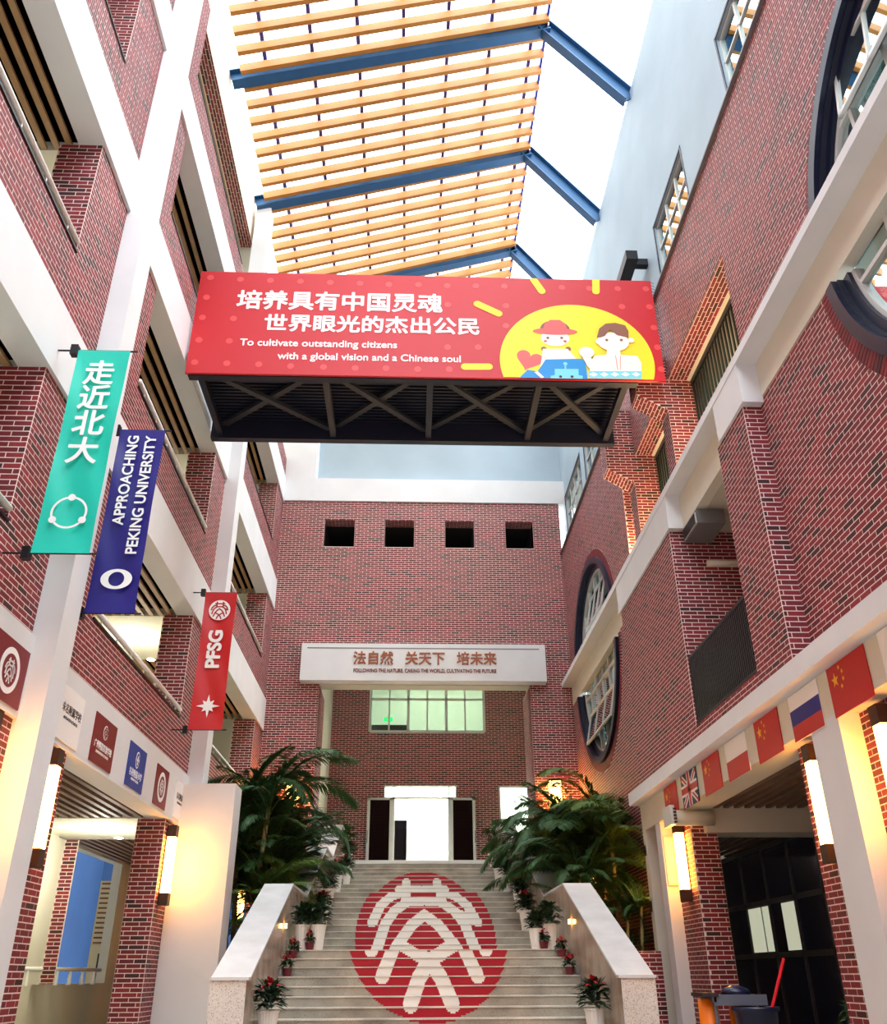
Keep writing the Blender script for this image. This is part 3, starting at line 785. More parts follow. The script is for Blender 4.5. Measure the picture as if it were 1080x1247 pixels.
# round windows
def round_window(idx, c, tilt, angd):
    cy, cz, R = c
    t = empty('window_%d' % idx, kind='structure')
    n = 96
    def ring(r0, r1, x0, x1, name, mt):
        mb = MB()
        for i in range(n):
            a0, a1 = 2 * pi * i / n, 2 * pi * (i + 1) / n
            if name != 'mortar' and 7.28 < cz + R * sin((a0 + a1) / 2) < 7.98: continue
            P = lambda r, a, x: (x, cy + r * cos(a), cz + r * sin(a))
            mb.quad(P(r0, a0, x0), P(r1, a0, x0), P(r1, a1, x0), P(r0, a1, x0))
            mb.quad(P(r0, a0, x0), P(r0, a1, x0), P(r0, a1, x1), P(r0, a0, x1))
            mb.quad(P(r1, a1, x0), P(r1, a0, x0), P(r1, a0, x1), P(r1, a1, x1))
        return mb.build(name, mt, t)
    ring(R - .16, R, XR - .09, XR + .25, 'hood', 'navy')
    ring(R - .185, R - .16, XR - .02, XR + .2, 'bead', 'bridge')
    ring(R - .30, R - .185, XR + .05, XR + .25, 'inner_ring', 'navy')
    ring(R - .36, R - .30, XR + .10, XR + .25, 'rim', 'alu')
    # soldier brick ring
    mb = MB(); m_ = int(2 * pi * (R + .12) / CP); q = rnd.random()
    ring(R - .01, R + .24, XR - .001, XR + .2, 'mortar', 'mortar')
    for i in range(m_):
        a = 2 * pi * i / m_
        if 7.30 < cz + R * sin(a) < 8.0: continue
        rad = Vector((0, cos(a), sin(a))); tg = Vector((0, -sin(a), cos(a)))
        mb.obox(Vector((XR - .002, cy, cz)) + rad * (R + .12), rad, tg, (-1, 0, 0), .112, (2 * pi * (R + .02) / m_ - .012) / 2, .009)
    mb.build('ring_bricks', 'brickj', t, kind='stuff')
    # glass disc and muntins
    g = MB(); P = [(cy + (R - .3) * cos(2 * pi * i / n), cz + (R - .3) * sin(2 * pi * i / n)) for i in range(n)]
    g.prism(P, lambda a, b, x: (x, a, b), XR + .16, XR + .17).build('glass', 'mirror', t)
    g = MB().prism(P, lambda a, b, x: (x, a, b), XR + .5, XR + .52).build('room', 'grey', t)
    f = MB()
    for k in (-1.6, -.8, 0, .8, 1.6):
        h = sqrt((R - .33) ** 2 - k * k)
        f.box(XR + .11, XR + .17, cy + k - .03, cy + k + .03, cz - h, cz + h)
    for k in (-1.5, -.55, .55, 1.5):
        h = sqrt((R - .33) ** 2 - k * k)
        f.box(XR + .11, XR + .17, cy - h, cy + h, cz + k - .03, cz + k + .03)
    f.build('muntin', 'alu', t)
    # an open top hung sash above and below the beam
    for (y0, y1, zt, zb) in tilt:
        s = MB()
        H = zt - zb; ang = radians(angd)
        O = Vector((XR + .1, 0, zt)); D = Vector((-sin(ang), 0, -cos(ang))); Nn = Vector((-cos(ang), 0, sin(ang)))
        def pb(ya, yb, ha, hb):
            c_ = O + D * (ha + hb) / 2 + Vector((0, (ya + yb) / 2, 0))
            s.obox(c_, (0, 1, 0), D, Nn, (yb - ya) / 2, (hb - ha) / 2, .025)
        pb(y0, y0 + .06, 0, H); pb(y1 - .06, y1, 0, H); pb(y0, y1, 0, .06); pb(y0, y1, H - .06, H)
        for q in (1, 2): pb(y0 + (y1 - y0) * q / 3 - .02, y0 + (y1 - y0) * q / 3 + .02, 0, H)
        so_ = s.build('sash', 'alu', t)
        MB().obox(O + D * H / 2 + Vector((0, (y0 + y1) / 2, 0)), (0, 1, 0), D, Nn, (y1 - y0) / 2 - .05, H / 2 - .05, .004).build('sash_pane', 'mirror', so_)
round_window(1, C1, [(4.5, 6.75, 9.75, 8.85)], 8)
round_window(2, C2, [(20.9, 23.0, 9.4, 8.4), (21.1, 24.3, 6.45, 5.6)], 12)

# balcony railing
t = empty('balcony_railing', (XA, 12.8, 3.62), 'black metal balcony railing set in the brick opening on the right', 'railing')
MB().box(XA + .02, XA + .07, 11.38, 14.25, 4.74, 4.79).box(XA + .02, XA + .07, 11.38, 14.25, 3.66, 3.70).build('rail', 'black', t)
for k in range(38):
    y = 11.42 + k * (2.8 / 37)
    MB().box(XA + .025, XA + .065, y - .022, y + .022, 3.66, 4.76).build('baluster', 'black', t)
# air unit and pipe under the balcony soffit
t = empty('air_unit', (5.2, 13.9, 6.75), 'grey air unit hanging under the cream soffit of the right balcony', 'vent')
MB().box(4.92, 5.4, 13.3, 14.1, 6.9, 7.17).build('casing', 'grey', t)
MB().box(4.90, 4.92, 13.35, 14.05, 6.93, 7.13).build('grille', 'alu', t)
for k in range(5): MB().box(4.885, 4.90, 13.37, 14.03, 6.94 + k * .038, 6.96 + k * .038).build('louvre', 'ink', t)
MB().tube([(5.3, 14.2, 6.55), (6.2, 14.2, 6.55)], .06).build('pipe', 'cream', t, smooth=True)
# louvred outlet and duct by the flags
t = empty('duct', (4.9, 15.9, 2.45), 'cream round duct with a small louvred outlet under the flag beam', 'vent')
MB().tube([(4.62, 15.85, 2.42), (5.3, 15.85, 2.42)], .13, 14).build('pipe', 'cream', t, smooth=True)
MB().box(4.52, 4.6, 15.72, 16.2, 2.3, 2.62).build('outlet', 'alu', t)
for k in range(5): MB().box(4.57, 4.62, 15.705, 15.72, 2.32 + k * .055, 2.35 + k * .055).build('louvre', 'ink', t)

# ground floor pilasters and piers, right
MB().box(4.72, 5.2, 9.47, 10.19, GZ, 2.56).build('trim_12', 'white', None, kind='structure')
MB().box(4.74, 5.2, 17.27, 17.62, GZ, 2.56).build('trim_13', 'white', None, kind='structure')
for i, (a, b, h0, h1) in enumerate(((8.1, 11.2, 9.47, 10.19), (16.15, 18.3, 17.27, 17.62))):
    t = empty('brick_pier', (5.2, a, GZ), ['right ground floor brick pier beside the nearest white pilaster and its lamps', 'right ground floor brick pier behind the cleaning cart'][i], 'pier')
    court_right(t, XR, [(a, b, GZ, 2.555)], [(h0, h1, -9, 9)], cap=130, thick=0.15)
    front(t, a, [(XR + .003, 5.43, GZ, 2.555)], cap=150, thick=0.1)
    MB().box(XR + .15, 5.43, a + .1, b, GZ, 2.555).build('core', 'cream', t)
# low wall by the stairs and its left twin
t = empty('low_brick_wall', (4, 18.2, GZ), 'low brick wall between the right stair pier and the right building', 'wall')
front(t, 18.2, [(3.2, 4.74, GZ, 0.40)], cap=150, thick=0.2)
t = empty('low_brick_wall', (-3, 18.2, GZ), 'low brick wall between the left stair pier and the cream block', 'wall')
front(t, 18.2, [(-3.36, -2.5, GZ, 0.40)], cap=20, thick=0.2)
# cream lintel with the dark opening behind the right palm
w = empty('wall_right', kind='structure')
MB().box(4.98, 5.1, 18.3, 18.75, GZ, 3.06).build('return', 'cream', w)

# corridor, right
c = empty('ceiling', kind='structure')
MB().box(5.25, 9.3, YN, 23.2, 2.75, 2.9).build('slab', 'void', c)
x = 5.35
while x < 9.2:
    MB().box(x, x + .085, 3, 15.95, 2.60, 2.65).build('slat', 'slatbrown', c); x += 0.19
MB().box(5.2, 9.3, 15.95, 16.6, 2.2, 2.7).build('cross_beam', 'cream', c)
x = 5.45
while x < 9.2:
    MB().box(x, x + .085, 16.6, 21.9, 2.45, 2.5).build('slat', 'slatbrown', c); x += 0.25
w = empty('wall_corridor', kind='structure')
MB().box(8.1, 8.3, YN, 15.6, GZ, 2.75).box(7.6, 8.3, 15.2, 15.7, GZ, 2.75).box(5.1, 8.3, 23.0, 23.2, GZ, 2.75).build('plaster', 'brownplaster', w)
d = empty('door_2', kind='structure')
DX = 7.6
f = MB()
for y in (15.75, 17.1, 18.5, 19.9, 21.3, 22.9): f.box(DX - .03, DX + .04, y - .05, y + .05, GZ, 2.5)
for z in (-1.15, 0.35, 1.35, 2.42): f.box(DX - .03, DX + .04, 15.7, 23.0, z - .05, z + .05)
f.build('frame', 'grey', d)
for a, b in ((15.8, 17.05), (17.15, 18.45), (18.55, 19.85), (19.95, 21.25), (21.35, 22.85)):
    for z0, z1 in ((-1.1, .3), (.4, 1.3), (1.4, 2.37)):
        MB().box(DX, DX + .02, a, b, z0, z1).build('pane', 'dkglass', d)
for a, b in ((18.6, 19.25), (19.95, 20.35), (20.45, 21.2)):
    MB().box(DX - .02, DX - .01, a, b, .42, 1.28).build('lit_pane', mat('lit_pane_%d' % int(a * 10), (205, 208, 188), .5, emit=(205, 208, 180), estr=.25), d)

# ================================================================= flags along the beam
def star(cx, cz, r, rot=0):
    return [(cx + (r if i % 2 == 0 else r * .4) * sin(rot + i * pi / 5), cz + (r if i % 2 == 0 else r * .4) * cos(rot + i * pi / 5)) for i in range(10)]
FX = 4.715
def fpoly(t, poly, lay, name, mt):
    MB().prism(poly, lambda a, b, x: (x, a, b), FX - .012 - .002 * lay, FX - .010 - .002 * lay).build(name, mt, t)
def flag(y1, y0, kind, lab):
    z0, z1 = 2.50, 3.05
    t = empty('flag_panel', (FX, (y0 + y1) / 2, z0), lab, 'flag')
    R = lambda a, b, c_, d_: [(a, c_), (b, c_), (b, d_), (a, d_)]
    base = {'china': 'fred', 'russia': 'wprint', 'poland': 'wprint', 'uk': 'fnavy', 'plain': 'wprint'}[kind]
    MB().box(FX - .01, FX, y0, y1, z0, z1).build('panel', base, t)
    h = z1 - z0
    if kind == 'china':
        # hoist is the far edge (left in the picture)
        fpoly(t, star(y1 - .17, z1 - .17, .085), 0, 'large_star', 'fyel')
        for dy, dz in ((.30, .06), (.36, .12), (.36, .20), (.30, .27)):
            fpoly(t, star(y1 - dy, z1 - dz, .03, .4), 0, 'small_star', 'fyel')
    elif kind == 'russia':
        fpoly(t, R(y0, y1, z0, z0 + h / 3), 0, 'red_stripe', 'fred'); fpoly(t, R(y0, y1, z0 + h / 3, z0 + 2 * h / 3), 0, 'blue_stripe', 'fblue')
    elif kind == 'poland':
        fpoly(t, R(y0, y1, z0, z0 + h / 2), 0, 'red_stripe', 'fred')
    elif kind == 'uk':
        w_ = y1 - y0; cy, cz = (y0 + y1) / 2, (z0 + z1) / 2
        for s_, lay, mt, hw in ((1, 0, 'wprint', .055), (-1, 0, 'wprint', .055), (1, 1, 'fred', .02), (-1, 1, 'fred', .02)):
            d_ = Vector((w_, h * s_)).normalized(); n_ = Vector((-d_.y, d_.x)) * hw
            k1 = (w_ / 2 - abs(n_.x)) / abs(d_.x); 
            k1 = min(k1, (h / 2 - abs(n_.y)) / abs(d_.y))
            p, q = Vector((cy, cz)) - d_ * k1, Vector((cy, cz)) + d_ * k1
            fpoly(t, [tuple(p + n_), tuple(p - n_), tuple(q - n_), tuple(q + n_)], lay, 'saltire', mt)
        fpoly(t, R(y0, y1, cz - .09, cz + .09), 2, 'cross', 'wprint'); fpoly(t, R(cy - .09, cy + .09, z0, z1), 2, 'cross', 'wprint')
        fpoly(t, R(y0, y1, cz - .05, cz + .05), 3, 'cross', 'fred'); fpoly(t, R(cy - .05, cy + .05, z0, z1), 3, 'cross', 'fred')
    return t
k_ = .9486
for y1, y0, kd, lb in ((17.55, 16.68, 'china', 'red flag panel with yellow stars, farthest of the row'), (16.35, 15.4, 'uk', 'flag panel with red and white crosses on navy'),
                       (15.05, 14.15, 'china', 'red starred flag panel between the crossed and the white and red flags'), (13.82, 12.88, 'poland', 'white over red flag panel under the balcony railing'),
                       (12.5, 11.6, 'china', 'red starred flag panel left of the white blue red flag'), (11.2, 10.3, 'russia', 'white blue and red striped flag panel on the beam'),
                       (10.0, 9.04, 'china', 'large nearest red starred flag panel above the right pilaster'), (8.72, 7.8, 'plain', 'plain whitish panel cut by the right edge of the picture')):
    flag(y1 * k_, y0 * k_, kd, lb)

# ================================================================= emblem strokes (unit disc)
ST = [[(-.29, .79), (-.29, .3)], [(-.42, .64), (-.05, .64)], [(-.29, .33), (-.04, .33)],
      [(.29, .79), (.29, .3)], [(.05, .64), (.42, .64)], [(.29, .33), (.06, .33)],
      [(-.36, .47), (-.52, .42), (-.68, .27), (-.77, .02)], [(-.29, .3), (-.45, .19), (-.58, 0), (-.67, -.37)],
      [(.36, .47), (.52, .42), (.68, .27), (.77, .02)], [(.29, .3), (.45, .19), (.58, 0), (.67, -.37)], [(.53, .12), (.76, .04)],
      [(0, .12), (-.2, -.03), (-.4, -.3), (-.52, -.62)], [(0, .12), (.2, -.03), (.4, -.3), (.52, -.62)],
      [(-.36, -.28), (0, -.48), (.12, -.64), (.21, -.85)], [(.36, -.28), (0, -.48), (-.12, -.64), (-.21, -.85)]]
def sdist(x, y):
    best = 9
    for pl in ST:
        for (a, b), (c, d) in zip(pl, pl[1:]):
            vx, vy = c - a, d - b; L = vx * vx + vy * vy
            q = max(0, min(1, ((x - a) * vx + (y - b) * vy) / L))
            best = min(best, (x - a - q * vx) ** 2 + (y - b - q * vy) ** 2)
    return sqrt(best)
def disc_pts(r, n=40, cx=0, cy=0): return [(cx + r * cos(2 * pi * i / n), cy + r * sin(2 * pi * i / n)) for i in range(n)]
def seal(t, O, U, V, N, R, disc, ink, ring=None):
    O, U, V, N = Vector(O), Vector(U), Vector(V), Vector(N)
    F = lambda a, b, h: O + U * (a * R) + V * (b * R) + N * h
    MB().prism(disc_pts(1), F, 0, .002).build('emblem_disc', disc, t)
    k = 1.0
    if ring:
        MB().prism(disc_pts(.72), F, .002, .004).build('emblem_field', ring[0], t)
        k = .62; ink = ring[1]
    mb = MB()
    for pl in ST:
        for (a, b), (c, d) in zip(pl, pl[1:]):
            p, q = F(a * k, b * k, .005), F(c * k, d * k, .005)
            dd = (q - p).normalized(); mb.obox((p + q) / 2, dd, N.cross(dd), N, (q - p).length / 2 + .05 * R * k, .055 * R * k * 1.1, .002)
    mb.build('emblem_strokes', ink, t)

# ================================================================= small panels on the left beam
PXF = XL + 0.05
def panel_left(y0, y1, base, lab, draw):
    t = empty('sign_panel', (PXF, (y0 + y1) / 2, 2.62), lab, 'sign')
    MB().box(PXF, PXF + .014, y0, y1, 2.63, 3.29).build('panel', base, t)
    c = (y0 + y1) / 2
    if draw == 'seal': seal(t, (PXF + .015, c, 2.96), (0, 1, 0), (0, 0, 1), (1, 0, 0), .25, 'wprint', 'maroon', ('maroon', 'wprint'))
    if draw == 'text_dark':
        text('未名附属学校', .13, (PXF + .016, c, 3.02), 'l', 'ink', t, ext=.002, sx=.9); text('AFFILIATED SCHOOL', .055, (PXF + .016, c, 2.91), 'l', 'ink', t, ext=.002)
    if draw == 'seal_text':
        seal(t, (PXF + .015, c, 3.1), (0, 1, 0), (0, 0, 1), (1, 0, 0), .1, 'wprint', 'maroon')
        text('广州附属实验学校', .115, (PXF + .016, c, 2.88), 'l', 'wprint', t, ext=.002, sx=.85); text('EXPERIMENTAL SCHOOL', .05, (PXF + .016, c, 2.79), 'l', 'wprint', t, ext=.002)
    if draw == 'blue':
        MB().prism([(c + .09 * cos(2 * pi * i / 24) * (1 if i % 3 else 1.12), 3.08 + .13 * sin(2 * pi * i / 24)) for i in range(24)], lambda a, b, x: (x, a, b), PXF + .014, PXF + .017).build('crest', 'wprint', t)
        MB().prism([(c + .07 * cos(2 * pi * i / 24), 3.08 + .11 * sin(2 * pi * i / 24)) for i in range(24)], lambda a, b, x: (x, a, b), PXF + .017, PXF + .019).build('crest_field', 'rblue', t)
        MB().box(PXF + .019, PXF + .021, c - .05, c + .05, 3.06, 3.1).box(PXF + .019, PXF + .021, c - .02, c + .02, 3.0, 3.14).build('crest_mark', 'wprint', t)
        text('名校附属小学', .13, (PXF + .016, c, 2.85), 'l', 'wprint', t, ext=.002, sx=.9); text('PRIMARY SCHOOL', .05, (PXF + .016, c, 2.76), 'l', 'wprint', t, ext=.002)
panel_left(8.95, 9.8, 'maroon', 'dark red square panel with a large white seal, at the left edge', 'seal')
panel_left(10.95, 11.75, 'wprint', 'white panel with dark lettering right of the nearest left pilaster', 'text_dark')
panel_left(12.25, 13.22, 'maroon', 'dark red panel with a small seal above two lines of lettering', 'seal_text')
panel_left(13.95, 14.9, 'rblue', 'royal blue panel with a white crest and lettering', 'blue')
panel_left(15.62, 16.45, 'maroon', 'dark red panel with a ringed seal, farther one beside the blue panel', 'seal')
panel_left(17.05, 17.95, 'wprint', 'white panel with small dark lettering, farthest of the left row', 'text_dark')

# ================================================================= hanging banners
def hang(y, cloth, lab):
    t = empty('hanging_banner', (XP, y, 4.05), lab, 'banner')
    x0, x1, z0, z1 = -4.12, -3.49, 4.06, 6.8
    for z in (z0, z1):
        MB().tube([(XL, y, z), (x1 + .08, y, z)], .012, 8).build('rod', 'black', t)
        MB().box(-4.21, -4.125, y - .04, y + .05, z - .07, z + .07).build('bracket', 'black', t)
    mb = MB(); nx, nz = 12, 40
    for j in range(nz + 1):
        for i in range(nx + 1):
            u, v = i / nx, j / nz
            e = min(v, 1 - v)
            bulge = .03 * sin(pi * u) * min(1, e * 8) + .008 * sin(u * 9 + v * 14) * min(1, e * 10)
            mb.v.append((x0 + (x1 - x0) * (u + .02 * sin(pi * v) * (1 - 2 * u)), y - .012 + bulge, z0 + (z1 - z0) * v))
    for j in range(nz):
        for i in range(nx):
            a = j * (nx + 1) + i; mb.f.append((a, a + 1, a + nx + 2, a + nx + 1))
    mb.build('cloth', cloth, t, smooth=True)
    return t
YO = -.028
t = hang(8.73, 'teal', 'teal vertical banner with white characters and a ring, nearest left')
for ch, z in zip('走近北大', (6.43, 6.07, 5.71, 5.33)):
    text(ch, .37, (-3.80, 8.73 + YO, z), 'y', 'wprint', t, ext=.003, bold=.008)
seal_c = (-3.80, 4.55)
mb = MB()
for i in range(48):
    a0, a1 = 2 * pi * i / 48, 2 * pi * (i + 1) / 48
    P = lambda r, a: (seal_c[0] + r * cos(a), 8.73 + YO, seal_c[1] + r * sin(a))
    mb.quad(P(.175, a0), P(.2, a0), P(.2, a1), P(.175, a1))
mb.build('ring_mark', 'wprint', t)
for a in (90, 210, 330):
    MB().prism(disc_pts(.042, 16, seal_c[0] + .187 * cos(radians(a)), seal_c[1] + .187 * sin(radians(a))), lambda p, q, h: (p, h, q), 8.73 + YO - .004, 8.73 + YO).build('ring_dot', 'wprint', t)
t = hang(10.5, 'indigo', 'indigo vertical banner with white sideways lettering, middle one')
text('APPROACHING', .205, (-3.90, 10.5 + YO, 6.0), 'y', 'wprint', t, ext=.003, spin=pi / 2, bold=.004, sx=.98)
text('PEKING UNIVERSITY', .205, (-3.66, 10.5 + YO, 5.78), 'y', 'wprint', t, ext=.003, spin=pi / 2, bold=.004, sx=.98)
mb = MB()
for i in range(48):
    a0, a1 = 2 * pi * i / 48, 2 * pi * (i + 1) / 48
    mb.quad(*[(-3.79 + rx * cos(a), 10.5 + YO, 4.52 + rz * sin(a)) for rx, rz, a in ((.10, .10, a0), (.2, .14, a0), (.2, .14, a1), (.10, .10, a1))])
mb.build('eye_mark', 'wprint', t)
t = hang(16.4, 'red2', 'red vertical banner with a round seal and star, farthest one')
seal(t, (-3.80, 16.4 + YO, 6.42), (1, 0, 0), (0, 0, 1), (0, -1, 0), .21, 'wprint', 'red2')
text('PFSG', .36, (-3.80, 16.4 + YO, 5.62), 'y', 'wprint', t, ext=.003, spin=pi / 2, bold=.014)
MB().prism([(-3.80 + (.22 if i % 4 == 0 else .15 if i % 2 == 0 else .085) * sin(pi * i / 8), 4.50 + (.22 if i % 4 == 0 else .15 if i % 2 == 0 else .085) * cos(pi * i / 8)) for i in range(16)], lambda a, b, h: (a, h, b), 16.4 + YO - .003, 16.4 + YO).build('star_mark', 'wprint', t)

# ================================================================= footbridge
B0, B1, BZ = 13.62, 15.95, 10.08
t = empty('footbridge', (0, 14.8, BZ), 'dark steel footbridge with crossed bracing behind the big red banner', 'bridge')
MB().box(-4.3, 4.3, B0, B0 + .16, BZ, BZ + .5).box(-4.3, 4.3, B1 - .16, B1, BZ, BZ + .5).build('girder', 'bridge', t)
MB().box(-4.3, 4.32, B0, B1, BZ + .5, BZ + .62).build('deck', 'navy', t)
for k in range(18):
    MB().box(-4.28, 4.28, B0 + .2 + k * .112, B0 + .25 + k * .112, BZ + .44, BZ + .5).build('deck_rib', 'bridge', t)
xs = [-4.1, -1.72, .30, 2.42, 4.1]
for x in xs: MB().box(x - .06, x + .06, B0 + .16, B1 - .16, BZ + .06, BZ + .22).build('cross_member', 'member' if x in (-1.72, 2.42) else 'bridge', t)
for a, b in zip(xs, xs[1:]):
    MB().bar((a, B0 + .1, BZ + .26), (b, B1 - .1, BZ + .26), .12, .08).build('brace', 'member', t)
    MB().bar((b, B0 + .1, BZ + .34), (a, B1 - .1, BZ + .34), .12, .08).build('brace', 'member', t)
for y in (B0 + .05, B1 - .05):
    MB().box(-4.3, 4.3, y - .03, y + .03, BZ + 1.7, BZ + 1.76).build('handrail', 'black', t)
    for k in range(10): MB().box(-4.25 + k * .94, -4.2 + k * .94, y - .02, y + .02, BZ + .6, BZ + 1.7).build('post', 'black', t)
t = MB().box(4.66, 4.92, 14.4, 16.7, 14.05, 14.3).build('steel_stub', 'black', None, 'short black steel beam above the right end of the red banner', 'beam', loc=(4.8, 15.5, 14.05))
MB().box(4.8, 5.25, 14.6, 14.75, 14.08, 14.26).box(4.8, 5.25, 16.4, 16.55, 14.08, 14.26).build('fixing', 'black', t)

# big red banner
BYF = 13.5
t = empty('big_banner', (0, BYF, 10.05), 'wide red banner with white slogans and cartoon children across the bridge', 'banner')
MB().box(-4.32, 4.80, BYF, BYF + .05, 10.05, 12.57).build('board', 'red', t)
def bpx(u, v):
    # board design grid: design pixels to metres on the board
    s = (v - 331) / (454 - 331)
    xl = 245 + (230 - 245) * s; xr = 792 + (808 - 792) * s
    return (-4.32 + 9.12 * (u - xl) / (xr - xl), 12.57 - 2.52 * max(-.02, min(1.06, (v - 331 - (u - 245) * .014) / 123.0)))
LAY = [0]
def blayer(pts, lay, name, mt, clip=True):
    if lay > 1: LAY[0] += 1; lay = 1 + LAY[0] * .45
    P = [(x, min(max(z, 10.052), 12.568)) for x, z in pts]
    return MB().prism(P, lambda a, b, h: (a, h, b), BYF - .003 * lay - .003, BYF - .003 * lay).build(name, mt, t)
def bdisc(u, v, r, lay, name, mt, ry=None, n=20):
    x, z = bpx(u, v); ry = ry or r
    return blayer([(x + r * cos(2 * pi * i / n), z + ry * sin(2 * pi * i / n)) for i in range(n)], lay, name, mt)
dots = [(256, 339), (292, 341), (328, 342), (364, 343), (400, 344), (436, 345), (471, 346), (507, 346), (542, 347), (577, 347), (612, 347), (683, 348), (717, 349), (752, 349), (787, 349),
        (252, 364), (757, 372), (791, 372), (248, 389), (285, 390), (543, 371), (614, 372), (614, 397), (245, 416), (281, 417), (543, 423), (580, 423),
        (241, 442), (279, 443), (317, 444), (355, 446), (394, 447), (432, 448), (469, 448), (507, 449), (545, 449), (796, 398), (800, 422), (804, 448), (507, 395), (471, 395)]
for u, v in dots: bdisc(u, v, .068, 0, 'dot', 'dot', n=14)
def rib(u0, v0, u1, v1, r):
    (a, b), (c, d) = bpx(u0, v0), bpx(u1, v1); D = Vector((c - a, d - b)).normalized(); an = atan2(D.y, D.x)
    P = [(c + r * cos(an - pi / 2 + pi * i / 8), d + r * sin(an - pi / 2 + pi * i / 8)) for i in range(9)] + [(a + r * cos(an + pi / 2 + pi * i / 8), b + r * sin(an + pi / 2 + pi * i / 8)) for i in range(9)]
    blayer(P, 1, 'ray', 'yellow')
rib(579, 370, 605, 382, .075); rib(648, 338, 658, 353, .075); rib(725, 338, 725, 353, .075); rib(564, 446, 593, 446, .075)
# sun disc, clipped at the bottom edge
cx_, cz_ = bpx(701, 440)
R1, R2 = 1.50, 1.42
blayer([(cx_ + R1 * cos(a), cz_ + R2 * sin(a)) for a in [radians(-16 + 212 * i / 48) for i in range(49)]], 2, 'sun_disc', 'yellow')
def bpoly(pts, lay, name, mt): return blayer([bpx(*p) for p in pts], lay, name, mt)
# heart
hp = []
for i in range(32):
    a = 2 * pi * i / 32; hx = 16 * sin(a) ** 3; hy = 13 * cos(a) - 5 * cos(2 * a) - 2 * cos(3 * a) - cos(4 * a)
    x, z = bpx(642, 438); q = radians(-20); s = .0165
    hp.append((x + s * (hx * cos(q) - hy * sin(q)), z + s * (hx * sin(q) + hy * cos(q))))
blayer(hp, 6, 'heart', 'pink')
# girl: hat, hair, face, body
bdisc(674, 402, .30, 5, 'hair', 'brown', .24)
bdisc(660, 425, .055, 5, 'hair', 'brown'); bdisc(690, 425, .055, 5, 'hair', 'brown')
bdisc(674, 412, .28, 6, 'face', 'skin', .20, 28)
bpoly([(659, 425), (689, 425), (700, 437), (700, 450), (655, 450)], 4, 'neck', 'skin')
bdisc(674, 404, .44, 7, 'hat', 'pink', .085, 28)
bpoly([(659, 403), (661, 395), (668, 390), (680, 390), (687, 395), (689, 403)], 8, 'hat', 'pink')
bdisc(665, 412, .03, 8, 'eye', 'brown'); bdisc(682, 412, .03, 8, 'eye', 'brown')
bdisc(662, 416, .035, 7, 'cheek', 'dot', .02); bdisc(686, 416, .035, 7, 'cheek', 'dot', .02)
bpoly([(630, 461), (640, 450), (652, 452), (662, 438), (707, 437), (711, 442), (713, 461)], 9, 'blue_top', 'bluep')
bpoly([(668, 461), (668, 457), (673, 456), (673, 449), (702, 449), (702, 456), (707, 457), (707, 461)], 10, 'toy', 'lblue')
bdisc(686, 443, .04, 10, 'toy', 'lblue'); bpoly([(685, 443), (687, 443), (687, 450), (685, 450)], 10, 'toy', 'lblue')
bdisc(680, 458, .028, 11, 'eye', 'ink'); bdisc(694, 458, .028, 11, 'eye', 'ink')
bpoly([(648, 453), (652, 452), (660, 459), (656, 461)], 10, 'hand', 'skin')
# boy
bdisc(745, 417, .31, 6, 'face', 'skin', .23, 28)
bdisc(727, 417, .06, 6, 'ear', 'skin'); bdisc(767, 415, .06, 6, 'ear', 'skin')
bpoly([(725, 412), (728, 401), (736, 395), (748, 394), (760, 397), (764, 404), (764, 412), (750, 409), (741, 402), (735, 410), (729, 412)], 8, 'hair', 'brown')
bdisc(737, 415, .03, 8, 'eye', 'brown'); bdisc(755, 415, .03, 8, 'eye', 'brown')
bpoly([(738, 424), (752, 424), (754, 433), (774, 434), (779, 442), (779, 461), (715, 461), (716, 442), (722, 434), (736, 433)], 7, 'shirt', 'skin')
bdisc(712, 430, .15, 7, 'waving_hand', 'skin', .13); bpoly([(704, 430), (712, 430), (724, 445), (720, 455), (712, 445)], 7, 'arm', 'skin')
bpoly([(714, 452), (779, 452), (779, 461), (714, 461)], 8, 'frieze', 'lblue')
for k in range(5): bdisc(720 + k * 13, 456, .085, 9, 'frieze_mark', 'wprint', .05, 4)
bpoly([(747, 434), (747.6, 434), (750, 451), (749.4, 451)], 9, 'seam', 'pink'); bpoly([(753, 434), (753.6, 434), (753, 451), (752.4, 451)], 9, 'seam', 'pink')
x0, zz = bpx(287, 367)
x1, _ = bpx(538, 369)
text('培养具有中国灵魂', .50, ((x0 + x1) / 2, BYF - .004, bpx(412, 370)[1]), 'y', 'wprint', t, ext=.004, sx=1.02, bold=.012)
x0, _ = bpx(321, 396); x1, _ = bpx(583, 400)
text('世界眼光的杰出公民', .44, ((x0 + x1) / 2, BYF - .004, bpx(452, 398)[1]), 'y', 'wprint', t, ext=.004, sx=1.07, bold=.011)
x0, _ = bpx(281, 419); x1, _ = bpx(495, 421)
text('To cultivate outstanding citizens', .225, ((x0 + x1) / 2, BYF - .004, bpx(390, 420)[1]), 'y', 'wprint', t, ext=.004, sx=1.03, bold=.004)
x0, _ = bpx(328, 434); x1, _ = bpx(571, 437)
text('with a global vision and a Chinese soul', .225, ((x0 + x1) / 2, BYF - .004, bpx(450, 436)[1]), 'y', 'wprint', t, ext=.004, sx=1.0, bold=.004)
mb = MB()
for k in range(30): mb.tube([(4.80, BYF - .01, 10.15 + k * .082), (4.88, BYF + .06, 10.17 + k * .082)], .006, 4)
mb.build('lacing', 'black', t, kind='stuff')

